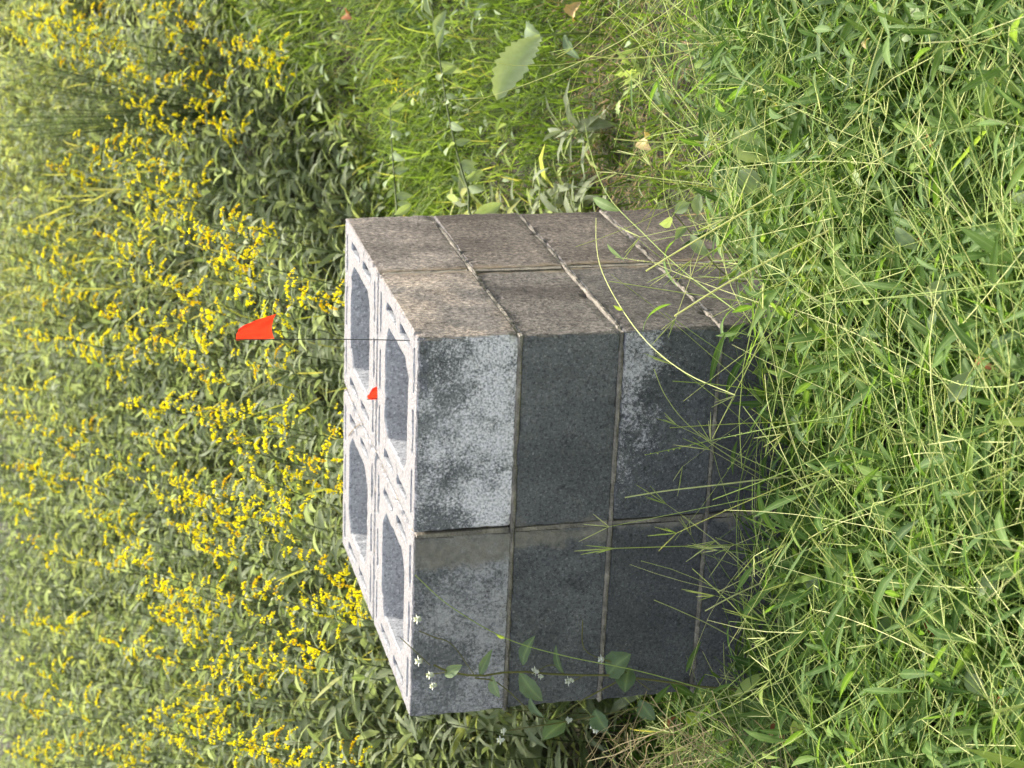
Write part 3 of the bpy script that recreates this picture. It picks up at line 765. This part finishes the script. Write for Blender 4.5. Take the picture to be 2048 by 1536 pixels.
def build_foreground():
    g = np.random.default_rng(51)
    n = 6600; d = g.uniform(1.35, 4.9, n); s = g.uniform(-1, 1, n) * (.22 * d + .65); x, y = to_xy(d, s)
    keep = (g.random(n) < fg_density(d, s)) & ~((x > -.82) & (x < .02) & (y > -.02) & (y < .84))
    x, y, d, s = x[keep], y[keep], d[keep], s[keep]; n = len(x)
    H = g.uniform(.08, .24, n) * (1 + .25 * fld(x, y, 4.0)); H *= np.clip((4.3 - d) / .8, .45, 1) * np.where((x < .05) & (y > -.35), .85, 1.0) * np.where((x >= .0) & (x < .42) & (y > -.22), .7, 1.0)
    az = g.uniform(0, 6.3, n); ln = g.uniform(.2, 1.0, n) * H; k = 5; t = np.linspace(0, 1, k)
    path = np.stack([x[:, None] + (np.cos(az) * ln)[:, None] * t ** 1.5, y[:, None] + (np.sin(az) * ln)[:, None] * t ** 1.5, H[:, None] * t], -1)
    a = Acc(); a.tubes(path, .0008, g.uniform(0, .5, n), 3, True)
    tag(a.build('grass_stems', M_CULM), 'thin stems under the deep grass in front of the pier', 'stems', kind='stuff')
    f = Acc(); nl = 8
    for j in range(nl):
        q = (j + 1.0 + g.uniform(-.3, .3, n)) / nl; q = np.clip(q, .1, 1)
        b = np.stack([x + np.cos(az) * ln * q ** 1.5, y + np.sin(az) * ln * q ** 1.5, H * q], -1)
        L = g.uniform(.04, .115, n)
        ton = np.clip(g.normal(.48, .2, n) + .12 * fld(x, y, 5.0, 1.0), 0, .97) ; ton = np.minimum(ton, .95)
        f.blades(b, az + PI * .5 * (1 if j % 2 else -1) + g.normal(0, .6, n), g.uniform(-.1, .9, n), g.uniform(0, 1.1, n), L, L * g.uniform(.11, .18, n), ton, prof(4, .38, .03, .25), fold=.14, roll=g.normal(0, .45, n), sway=g.normal(0, .25, n))
    tag(f.build('stilt_grass', M_GRASS), 'deep green grass with lance-shaped blades in front of the pier', 'grass', kind='stuff')
    # long narrow blades
    n = 3200; d = g.uniform(1.35, 4.3, n); s = g.uniform(-1, 1, n) * (.22 * d + .7); x, y = to_xy(d, s)
    keep = (g.random(n) < fg_density(d, s) * .9 + .1) & ~((x > 0) & (x < .35) & (y > -.15) & (g.random(n) < .7)); x, y, d = x[keep], y[keep], d[keep]; n = len(x)
    b = np.stack([x, y, g.uniform(0, .1, n)], -1)
    a = Acc(); a.blades(b, g.uniform(0, 6.3, n), g.uniform(.4, 1.4, n), g.uniform(.2, 1.6, n), g.uniform(.10, .26, n), g.uniform(.003, .0065, n), np.clip(g.normal(.55, .22, n), 0, 1), prof(5, .25, .05, .6), roll=g.normal(0, .4, n), sway=g.normal(0, .4, n))
    tag(a.build('long_grass', M_GRASS), 'long narrow grass blades in front of the pier', 'grass', kind='stuff')
    # pale straw-coloured culms lying across the top of the grass
    n = 3900; d = g.uniform(1.4, 4.3, n); s = g.uniform(-1, 1, n) * (.22 * d + .6); x, y = to_xy(d, s)
    keep = g.random(n) < fg_density(d, s) * .95 + .02; x, y = x[keep], y[keep]; n = len(x)
    az = g.uniform(0, 6.3, n); el = np.abs(g.normal(.3, .28, n)); L = g.uniform(.15, .55, n); bend = g.normal(.15, .35, n); k = 6
    u = (np.arange(k) + .5) / k; th = el[:, None] - bend[:, None] * u
    azz = az[:, None] + g.normal(0, .25, n)[:, None] * u
    dm = np.stack([np.cos(th) * np.cos(azz), np.cos(th) * np.sin(azz), np.sin(th)], -1) * (L / k)[:, None, None]
    b = np.stack([x, y, g.uniform(.06, .20, n)], -1); b[:, 2] = np.where((x < .45) & (y > -.35), b[:, 2] * .72, b[:, 2]); el = np.where((x < .45) & (y > -.35), el * .85, el)
    P = np.concatenate([b[:, None], b[:, None] + np.cumsum(dm, 1)], 1)
    P = P[(P[:, :, 2] > .03).all(1)]; n = len(P)
    a = Acc(); a.tubes(P, np.linspace(.0010, .0006, k + 1)[None] * g.uniform(.6, 1.3, n)[:, None], g.uniform(0, 1, n) ** .85, 3, True)
    # finger-like seed spikes on some, beads on a few
    hd = g.random(n) < .22
    T = P[hd][:, -1]; dirv = P[hd][:, -1] - P[hd][:, -2]; a0 = np.arctan2(dirv[:, 1], dirv[:, 0]); e0 = np.arctan2(dirv[:, 2], np.hypot(dirv[:, 0], dirv[:, 1]))
    for j in range(4):
        m = len(T); aj = a0 + g.uniform(-1.0, 1.0, m); ej = e0 + g.uniform(-.5, .6, m); Lj = g.uniform(.03, .075, m)
        v = np.linspace(0, 1, 4)[None, :, None]
        dv = np.stack([np.cos(ej) * np.cos(aj), np.cos(ej) * np.sin(aj), np.sin(ej)], -1)[:, None]
        a.tubes(T[:, None] + dv * Lj[:, None, None] * v, np.array([[.0006, .0009, .0009, .0004]]), g.uniform(.3, 1, m), 3, True)
    tag(a.build('grass_culms', M_CULM), 'pale straw-coloured grass culms criss-crossing over the deep grass', 'culms', kind='stuff')
    bd = np.where(g.random(n) < .035)[0]; c = []
    for i in bd:
        uu = np.linspace(.35, 1, 26); p = np.stack([np.interp(uu, np.linspace(0, 1, k + 1), P[i][:, q]) for q in range(3)], -1)
        c.append(p + g.normal(0, .0012, p.shape))
    c = np.concatenate(c); c = c[~inside_pier(c)]
    a = Acc(); a.beads(c, g.uniform(.0010, .0017, len(c)), g.uniform(.2, .9, len(c)), 1.5)
    tag(a.build('grass_seeds', M_CULM), 'small beaded seeds along some of the pale culms', 'seeds', kind='stuff')
    # small broad leaves scattered in the grass
    n = 700; d = g.uniform(1.4, 4.0, n); s = g.uniform(-1, 1, n) * (.22 * d + .5); x, y = to_xy(d, s)
    keep = g.random(n) < fg_density(d, s); x, y = x[keep], y[keep]; n = len(x); L = g.uniform(.02, .045, n)
    a = Acc(); a.blades(np.stack([x, y, g.uniform(.04, .17, n)], -1), g.uniform(0, 6.3, n), g.uniform(-.1, .9, n), g.uniform(0, 1.2, n), L, L * g.uniform(.35, .6, n), np.clip(g.uniform(.1, .88, n), 0, 1), prof(5, .42, .05, .2), roll=g.normal(0, .3, n))
    tag(a.build('small_weeds', M_BROAD), 'small broad-leaved weeds scattered through the deep grass', 'weeds', kind='stuff')
build_foreground()

# ------------------------------------------------------------------ single weeds, leaves and culms that stand out
def at_d(x, y, d):                                             # point seen at a pixel, d metres ahead of the camera
    r = ray(x, y); return CAM + r * (d / (r[0] * FH[0] + r[1] * FH[1]))

def leaf_between(name, P0, P1, W, tone, mat, parent=None, sag=0.12, face=0.5, jag=0.0, k=10, peak=.42, fold=.16, seed=0, tipw=.85):
    """One leaf sheet from stalk end P0 to tip P1, arched, with the top side turned up and partly to the viewer."""
    g = np.random.default_rng(seed); P0, P1 = np.asarray(P0, float), np.asarray(P1, float)
    o0 = P0 if parent is None else np.array(parent.location)
    ax = P1 - P0; L = np.linalg.norm(ax); ax /= L
    nrm = np.array([0, 0, 1.0]) * (1 - face) + (CAM - P0) / np.linalg.norm(CAM - P0) * face
    nrm += g.normal(0, .12, 3); nrm -= ax * nrm.dot(ax); nrm /= np.linalg.norm(nrm); sdv = np.cross(ax, nrm)
    t = np.linspace(0, 1, k + 1); pr = prof(k, peak, .03, .12, tipw)
    cols = (-1, -.55, 0, .55, 1); V = []; A = []
    for i, u in enumerate(t):
        c0 = P0 + ax * L * u + nrm * (sag * L * 4 * u * (1 - u) * .5)
        for c in cols:
            w_ = W * .5 * pr[i] * (1 + (jag * (1 if i % 2 else -1) * g.uniform(.6, 1.3) if abs(c) == 1 else 0))
            V.append(c0 + sdv * w_ * c + nrm * (fold * W * pr[i] * (abs(c) ** 1.5) + g.normal(0, .012 * W)) - o0); A.append((tone, u, c))
    F = np.array([(i * 5 + j, i * 5 + j + 1, (i + 1) * 5 + j + 1, (i + 1) * 5 + j) for i in range(k) for j in range(4)])
    a = Acc(); a._add(np.array(V), q=F, at=np.array(A)); o = a.build(name, mat, parent)
    if parent is None: o.location = P0
    return o

PX = 1 / FPX
def fg(x, y, h=.17): return on_ground(x, y, h)

def build_singles():
    # --- tall lettuce-like weed with one big toothed leaf, right of the pier
    b = on_ground(1215, 70, 0.0); o = empty('wild_lettuce', b); tag(o, 'weed with one big pale toothed leaf over the grass right of the pier', 'weed')
    d0 = to_ds(b[0], b[1])[0] - .12
    j = at_d(1082, 72, d0)
    a = Acc(); a.tubes(spline([b * 0, (at_d(1150, 66, d0) - b), j - b], 10), .003, .9, 5); a.build('stem', M_FLEASTEM, o)
    leaf_between('leaf', j, at_d(994, 200, d0 - .1), 70 * d0 * PX, .84, M_BROAD, o, .25, .6, .15, 20, .6, .12, 3, .6)
    leaf_between('leaf', j, at_d(1052, 52, d0 + .06), 44 * d0 * PX, .55, M_BROAD, o, .2, .3, .14, 10, .5, .2, 4)
    leaf_between('leaf', at_d(1130, 66, d0), at_d(1160, 118, d0 - .08), 26 * d0 * PX, .35, M_BROAD, o, .2, .4, .12, 8, .5, .2, 5)
    # --- leaning leafy stalks behind the pier
    for (lab, pts, dd, nl) in (('leafy goldenrod stalk without flowers leaning far over the bright grass, right of the pier', [(975, 452), (935, 375), (914, 305), (897, 230), (884, 150), (873, 80), (862, 8)], (4.5, 5.0), 17),
                               ('short grey-leaved stalk close behind the top right corner of the pier', [(800, 470), (794, 420), (788, 350), (783, 280), (780, 215)], (4.7, 5.1), 11)):
        P = np.array([at_d(x, y, dd[0] + (dd[1] - dd[0]) * i / (len(pts) - 1)) for i, (x, y) in enumerate(pts)])
        b = np.array([P[0][0] - .02, P[0][1] + .05, float(ground(P[0][0], P[0][1]))]); P = np.vstack([b, P])
        o = empty('leafy_stalk', b); tag(o, lab, 'plant'); c = spline(P - b, 40)
        a = Acc(); a.tubes(c, np.linspace(.0036, .0014, 40)[None], .45, 5); a.build('stem', M_GOLDSTEM, o)
        g = np.random.default_rng(8)
        for i in range(nl):
            q = c[int(np.clip(9 + i * 30 / nl + g.normal(0, .8), 5, 39))] + b; L = g.uniform(.03, .085); up_ = UP * g.uniform(-.9, .15) + RT * g.uniform(-.35, .5) - BK * g.uniform(-.8, .3)
            leaf_between('leaf', q, q + up_ / np.linalg.norm(up_) * L, L * g.uniform(.34, .5), g.uniform(.55, .82), M_BROAD, o, .15, g.uniform(.55, .9), .03, 7, .4, .2, 60 + i)
    # --- mugwort sprig, pale cut leaves
    b = on_ground(1345, 195, 0.0); o = empty('mugwort_sprig', b); tag(o, 'pale sprig with deeply cut leaves at the edge of the worn strip, right', 'weed')
    d0 = to_ds(b[0], b[1])[0]; a = Acc(); st = spline([b * 0, at_d(1310, 165, d0) - b, at_d(1262, 128, d0 - .05) - b], 8); a.tubes(st, .0016, .9, 4); a.build('stem', M_FLEASTEM, o)
    for i, (x0, y0, x1, y1) in enumerate(((1300, 160, 1240, 200), (1262, 128, 1232, 95), (1275, 140, 1228, 150), (1290, 152, 1262, 108), (1262, 128, 1240, 125), (1300, 160, 1300, 110), (1280, 145, 1245, 172), (1240, 200, 1238, 232), (1310, 165, 1322, 215), (1330, 180, 1352, 225))):
        leaf_between('leaf', at_d(x0, y0, d0 - .03), at_d(x1, y1, d0 - .05), (13 if i < 8 else 26) * d0 * PX, .9 if i < 8 else .5, M_BROAD, o, .2, .5, .45, 9, .5, .1, 20 + i)
    # --- smartweed with round-tipped leaves at the near corner of the pier
    b = np.array([.14, .10, 0.0]); o = empty('smartweed', b); tag(o, 'smartweed with oval grey-green leaves hanging by the right face of the pier', 'weed')
    d0 = to_ds(.10, .22)[0]
    main = spline([b * 0, at_d(1500, 560, d0) - b, at_d(1440, 540, d0) - b, at_d(1385, 470, d0) - b, at_d(1345, 425, d0) - b], 24)
    a = Acc(); a.tubes(main, .0013, .7, 4)
    for p in ([(1500, 560), (1470, 520), (1460, 500)], [(1470, 550), (1475, 590)], [(1500, 560), (1525, 640)]):
        a.tubes(spline([at_d(x, y, d0) - b for x, y in p], 6), .0009, .8, 4)
    a.build('stem', M_FLEASTEM, o)
    for i, (x0, y0, x1, y1, w_, t_) in enumerate(((1462, 500, 1528, 488, 34, .7), (1475, 588, 1514, 630, 40, .62), (1518, 640, 1572, 690, 46, .6), (1382, 470, 1418, 512, 32, .66), (1345, 440, 1318, 448, 24, .8), (1350, 425, 1380, 405, 26, .7), (1395, 430, 1400, 385, 28, .75), (1420, 460, 1440, 430, 20, .55), (1372, 452, 1350, 480, 20, .6))):
        leaf_between('leaf', at_d(x0, y0, d0 - .02), at_d(x1, y1, d0 - .04), w_ * d0 * PX, t_, M_BROAD, o, .15, .6, .03, 9, .45, .12, 80 + i)
    # --- fleabane with small white flowers in front of the left end of the pier
    Y = -.10; b = on_y(1640, 1390, Y); b[2] = 0; o = empty('fleabane', b); tag(o, 'white-flowered fleabane with brown stems in front of the left end of the pier', 'flower')
    q = lambda x, y, dy=0.0: on_y(x, y, Y + dy) - b
    a = Acc()
    for p, r_ in (([(1640, 1390), (1420, 1375), (1240, 1352), (1130, 1350), (1030, 1343), (960, 1352), (900, 1344), (868, 1330)], .0016), ([(1250, 1355), (1165, 1400), (1090, 1440), (1000, 1368), (950, 1356)], .0011),
                  ([(950, 1352), (905, 1290), (870, 1275), (838, 1262)], .0008), ([(900, 1344), (850, 1350)], .0007), ([(1130, 1350), (1105, 1330), (1072, 1342)], .0007), ([(1240, 1352), (1222, 1325), (1205, 1318)], .0008),
                  ([(1300, 1380), (1230, 1330), (1170, 1300), (1165, 1240)], .0008), ([(1170, 1350), (1140, 1365)], .0007), ([(1350, 1400), (1260, 1420), (1190, 1452)], .0009), ([(1300, 1410), (1150, 1440), (1010, 1462)], .0009), ([(860, 1330), (800, 1275)], .0007)):
        a.tubes(spline([q(*c) for c in p], 14), r_ * 1.3, .6, 4, avoid=False)
    a.build('stem', M_FLEASTEM, o)
    g = np.random.default_rng(4)
    for (x, y) in ((862, 1350), (840, 1322), (868, 1372), (1072, 1342), (1084, 1352), (1205, 1318), (1140, 1362), (1188, 1452), (1140, 1440), (1010, 1462), (1004, 1480), (838, 1238), (1194, 1460)):
        f = Acc(); c = q(x, y) ; n = 9; az = np.arange(n) * 2 * PI / n
        tilt = g.uniform(.1, .5)
        f.blades(np.repeat(c[None], n, 0), az, np.where(np.arange(n) % 2, .2, .9) + tilt, .5, g.uniform(.008, .012), .0075, g.uniform(.2, 1, n), prof(3, .6, .25, .4), avoid=False)
        f.beads(c[None] + g.normal(0, .0018, (5, 3)), .0045, .8); f.build('flower', M_WHITE, o)
    for i, (x0, y0, x1, y1, w_, t_) in enumerate(((1045, 1330, 1070, 1272, 26, .45), (985, 1352, 1000, 1395, 26, .6), (1040, 1345, 1085, 1402, 34, .55), (1215, 1350, 1262, 1308, 48, .5), (1260, 1335, 1250, 1385, 40, .42), (960, 1350, 985, 1298, 16, .5), (1130, 1350, 1112, 1290, 16, .45), (890, 1352, 925, 1330, 20, .6), (1100, 1440, 1060, 1395, 30, .5), (1130, 1445, 1085, 1480, 36, .45), (1190, 1420, 1215, 1462, 40, .4), (1280, 1400, 1310, 1440, 34, .5))):
        w0, w1 = on_y(x0, y0, Y + .005), on_y(x1, y1, Y - .02)
        leaf_between('leaf', w0, w1, w_ * 4.4 * PX, t_, M_BROAD, o, .18, .55, .04, 8, .45, .14, 140 + i)
    # --- broad leaves standing out of the foreground grass
    for i, (x0, y0, x1, y1, w_, t_, jg, lab) in enumerate((
            (1745, 1278, 1862, 1232, 80, .30, .03, 'large dark oval leaf in the deep grass, left of centre'), (1652, 1205, 1694, 1085, 36, .62, .06, 'long grey drooping leaf in the grass before the middle of the pier'),
            (1900, 802, 1948, 742, 50, .6, .05, 'grey-green heart-shaped leaf beside the orange dead leaf'), (1848, 592, 1908, 572, 46, .7, .03, 'pale round leaf in the grass right of centre'),
            (1958, 1195, 1996, 1152, 48, .78, .03, 'pale round leaf low in the grass, left, by a brown dead leaf'), (1622, 1190, 1640, 1148, 42, .6, .03, 'round grey leaf in the grass left of the long drooping leaf'),
            (1470, 262, 1532, 322, 70, .88, .05, 'broad pale leaf in the grass right of the pier, below the worn strip'), (1478, 342, 1520, 385, 56, .66, .03, 'bluish broad leaf in the grass just right of the pier'),
            (1588, 1440, 1612, 1492, 38, .97, .05, 'yellow-green leaf beside the brown dead leaf at lower left'), (1375, 1425, 1395, 1452, 26, 1.0, .05, 'bright yellow-green leaf left of the pier base'),
            (1470, 1392, 1530, 1345, 26, .93, .03, 'yellowing folded leaf at the left foot of the pier'), (1660, 905, 1712, 940, 34, .5, .04, 'grey-green leaf in the grass before the joint of the pier'),
            (1790, 455, 1835, 500, 34, .6, .04, 'soft green leaf in the grass, right of centre'), (1930, 1345, 1972, 1392, 40, .75, .04, 'pale green leaf near the lower left corner of the grass'))):
        h = .19; p0 = fg(x0, y0, h); d0 = to_ds(p0[0], p0[1])[0]
        o = leaf_between('broad_leaf', p0, at_d(x1, y1, d0 - .02), w_ * d0 * PX, t_, M_BROAD, None, .15, .6, jg, 10, .45, .1, 200 + i)
        tag(o, lab, 'leaf', 'single broad leaves in the foreground grass')
    # --- dead leaves
    for i, (x, y, s_, asp, t_, h, lab) in enumerate((
            (1302, 286, 50, .8, .85, .04, 'tan dead leaf in the worn strip right of the pier'), (1157, 22, 52, .7, .75, .05, 'orange-tan dead leaf in the grass at the right edge of the picture'),
            (1872, 286, 62, .6, .45, .12, 'reddish brown dead leaf in the deep grass at lower right'), (1976, 722, 66, .42, .35, .15, 'orange-brown curled dead leaf low in the grass, centre right'),
            (1738, 88, 26, .8, .98, .17, 'small cream dead leaf on top of the grass at right'), (1572, 1456, 84, .45, .22, .14, 'dark brown folded dead leaf at lower left'),
            (1948, 1172, 38, .7, .2, .13, 'small dark brown dead leaf beside the pale round leaf'), (1868, 1252, 44, .5, .3, .13, 'brown dead leaf just under the large dark oval leaf'),
            (862, 455, 22, .8, .3, .1, 'little brown dead leaf against the top right edge of the pier'), (702, 32, 40, .6, .25, .12, 'dull brown dead leaf far up the bank at right'),
            (1345, 1452, 40, .5, .4, .1, 'brown dead leaf among the dry stems left of the pier'), (2010, 1400, 34, .7, .35, .13, 'brown dead leaf in the bottom left corner of the grass'), (1850, 480, 34, .5, .4, .14, 'russet dead leaf between blades, right of centre'))):
        p = on_ground(x, y, h); d0 = to_ds(p[0], p[1])[0]; g = np.random.default_rng(300 + i); an = g.uniform(0, 6.3); L = s_ * d0 * PX
        v = np.array([math.cos(an), math.sin(an), g.uniform(-.1, .4)]) * L * .5
        o = leaf_between('dead_leaf', p - v, p + v, L * asp, t_, M_DEAD, None, .5, .3, .12, 9, .5, .35, 320 + i)
        tag(o, lab, 'dead leaf', 'dead leaves lying in the grass')
    # --- long culms crossing the faces of the pier
    for (lab, pts, r_, t_, lf) in (
            ('thin green culm arching across the left front of the pier', [on_y(x, y, -.05 - .05 * k) for k, (x, y) in enumerate(((830, 1150), (900, 1212), (1010, 1276), (1130, 1312), (1290, 1345), (1480, 1400)))], .0010, .35, (2, 24)),
            ('straight pale culm crossing the middle of the pier front', [on_y(x, y, -.04 - .05 * k) for k, (x, y) in enumerate(((1250, 995), (1330, 982), (1450, 968), (1600, 950)))], .0016, .9, None),
            ('curved pale culm looping over the right face of the pier', [on_x(x, y, .07) for (x, y) in ((1192, 436), (1193, 490), (1205, 545), (1245, 620), (1300, 690), (1375, 748), (1470, 790))], .0010, .8, (3, 40)),
            ('dark green culm bending across the upper right face of the pier', [on_x(x, y, .10) for (x, y) in ((1165, 215), (1180, 300), (1215, 390), (1290, 470), (1370, 545), (1470, 620))], .0010, .3, None),
            ('thick straw culm slanting up over the right face of the pier', [at_d(x, y, 3.15) for (x, y) in ((1292, 542), (1380, 488), (1470, 435), (1556, 382), (1640, 320))], .0018, 1.0, None),
            ('second thick straw culm, slanting over the near corner of the pier', [at_d(x, y, 3.05) for (x, y) in ((1349, 632), (1440, 575), (1540, 520), (1660, 460))], .0018, 1.0, None),
            ('pale culm in front of the dark lower left blocks', [on_y(x, y, -.16) for (x, y) in ((1308, 1200), (1360, 1222), (1420, 1250), (1510, 1300))], .0011, .75, None),
            ('bent straw culm with a kink before the lower joint of the pier', [on_y(x, y, -.2) for (x, y) in ((1410, 1222), (1470, 1190), (1560, 1150), (1680, 1105))], .0016, 1.0, None),
            ('culm curving up before the third course of the pier, right half', [on_y(x, y, -.1) for (x, y) in ((1308, 738), (1330, 790), (1372, 845), (1440, 900), (1540, 960))], .0010, .75, None),
            ('long straw culm rising over the worn strip, right', [at_d(x, y, 3.5) for (x, y) in ((1228, 278), (1300, 284), (1400, 284), (1500, 282))], .0013, .9, None),
            ('second straw culm rising over the worn strip, nearer the edge', [at_d(x, y, 3.5) for (x, y) in ((1182, 113), (1250, 117), (1340, 108), (1450, 82), (1560, 50))], .0013, .9, None)):
        P = np.array(pts); o = empty('grass_culm', P[-1]); tag(o, lab, 'grass stalk', 'long culms crossing the pier')
        a = Acc(); c = spline(P - P[-1], 30); a.tubes(c, np.linspace(r_ * .8, r_, 30)[None], t_, 5, avoid=False); a.build('stalk', M_CULM, o)
        if lf:
            q0 = P[lf[0]]; leaf_between('leaf', q0, q0 + UP * .02 + RT * .012 + np.array([0, -.01, 0]), .007, .95, M_GRASS, o, .2, .6, 0, 6, .45, .15, 9)
    # --- blades of grass lying against the pier
    for i, (x0, y0, x1, y1, w_, pl) in enumerate(((1342, 608, 1286, 664, 13, 'x'), (1350, 480, 1356, 575, 13, 'x'), (1238, 422, 1186, 396, 22, 'x'), (1248, 520, 1215, 488, 8, 'x'), (1450, 668, 1420, 770, 16, 'y'), (1475, 880, 1466, 950, 12, 'y'), (1372, 1345, 1402, 1283, 12, 'y'), (1302, 1420, 1340, 1370, 16, 'y'), (1338, 1362, 1390, 1392, 18, 'y'))):
        f_ = (lambda x, y: on_x(x, y, .06)) if pl == 'x' else (lambda x, y: on_y(x, y, -.09))
        p0, p1 = f_(x0, y0), f_(x1, y1); d0 = to_ds(p0[0], p0[1])[0]
        o = leaf_between('grass_blade', p0, p1, w_ * d0 * PX, .55 + .05 * (i % 4), M_GRASS, None, .15, .6, 0, 7, .4, .12, 400 + i)
        tag(o, ['blade slanting beside the near edge of the pier', 'narrow hanging blade on the lower right face of the pier', 'pale pointed blade at the far edge of the right face', 'small upright blade on the middle of the right face', 'broad blade before the near corner of the front face', 'short blade before the lower front joint',
                'pale blade before the lowest left block', 'drooping pale blade at the left foot of the pier', 'wide blade leaning on the left foot of the pier'][i], 'grass blade', 'single blades against the pier')
    # --- dry stems heaped left of the pier
    g = np.random.default_rng(77); a = Acc()
    for i in range(210):
        x, y = g.uniform(1090, 1580), g.uniform(1462, 1640); p = at_d(x, y, g.uniform(3.2, 3.8)); p[2] = max(p[2] * .8, .03)
        an = g.normal(math.atan2(-RH[1], -RH[0]), 1.4); L = g.uniform(.05, .26); e = g.normal(.1, .55); n = 9
        st = np.stack([np.cos(an + g.normal(0, .3, n).cumsum()) * math.cos(e), np.sin(an + g.normal(0, .3, n).cumsum()) * math.cos(e), np.sin(e + g.normal(0, .2, n).cumsum())], -1) * L / n
        a.tubes(p + np.cumsum(st, 0) - st.sum(0) / 2, g.uniform(.0004, .0011), g.uniform(.4, 1), 3, True)
    tag(a.build('dry_stems', M_DRYGRASS), 'heap of thin dry tan stems left of the pier', 'dry stems', kind='stuff')
    # --- twig caught on the top joint
    zt = .803; pts = []
    for (x, y) in ((697, 872), (704, 862), (714, 852), (720, 848)):
        r = ray(x, y); pts.append(CAM + r * ((zt - CAM[2]) / r[2]))
    P = np.array(pts); o = empty('twig', P[0]); tag(o, 'tiny bent twig lying on top of the pier at the rear joint', 'twig')
    a = Acc(); a.tubes(spline(P - P[0], 8), .0012, .2, 4, avoid=False); a.build('stalk', M_DRYGRASS, o)
build_singles()

# ------------------------------------------------------------------ dark feathery bush at the top right of the meadow
def build_bush():
    c = at_d(70, 235, 7.7); gz = float(ground(c[0], c[1])); H = c[2] - gz + .12
    o = empty('feathery_bush', (c[0], c[1], gz)); tag(o, 'dark green feathery bush among the goldenrods at the top right of the meadow', 'bush')
    g = np.random.default_rng(91); st = Acc(); fo = Acc()
    for i in range(26):
        an = g.uniform(0, 6.3); sp = g.uniform(.05, .30); t = np.linspace(0, 1, 8)
        p = np.stack([math.cos(an) * sp * t ** 1.3, math.sin(an) * sp * t ** 1.3, H * g.uniform(.75, 1.08) * t], -1); st.tubes(p, .003 - .002 * t[None], .2, 4)
        n = 130; q = g.uniform(.3, 1, n); b = np.stack([np.interp(q, t, p[:, k]) for k in range(3)], -1)
        fo.blades(b, g.uniform(0, 6.3, n), g.uniform(.1, 1.2, n), g.uniform(-.3, .8, n), g.uniform(.03, .09, n), g.uniform(.002, .0045, n), g.uniform(0, .22, n), prof(2, .4, .1, .4), cols=(-1, 1), avoid=False)
    st.build('stem', M_GOLDSTEM, o); fo.build('foliage', M_GOLDLEAF, o)['kind'] = 'stuff'
build_bush()
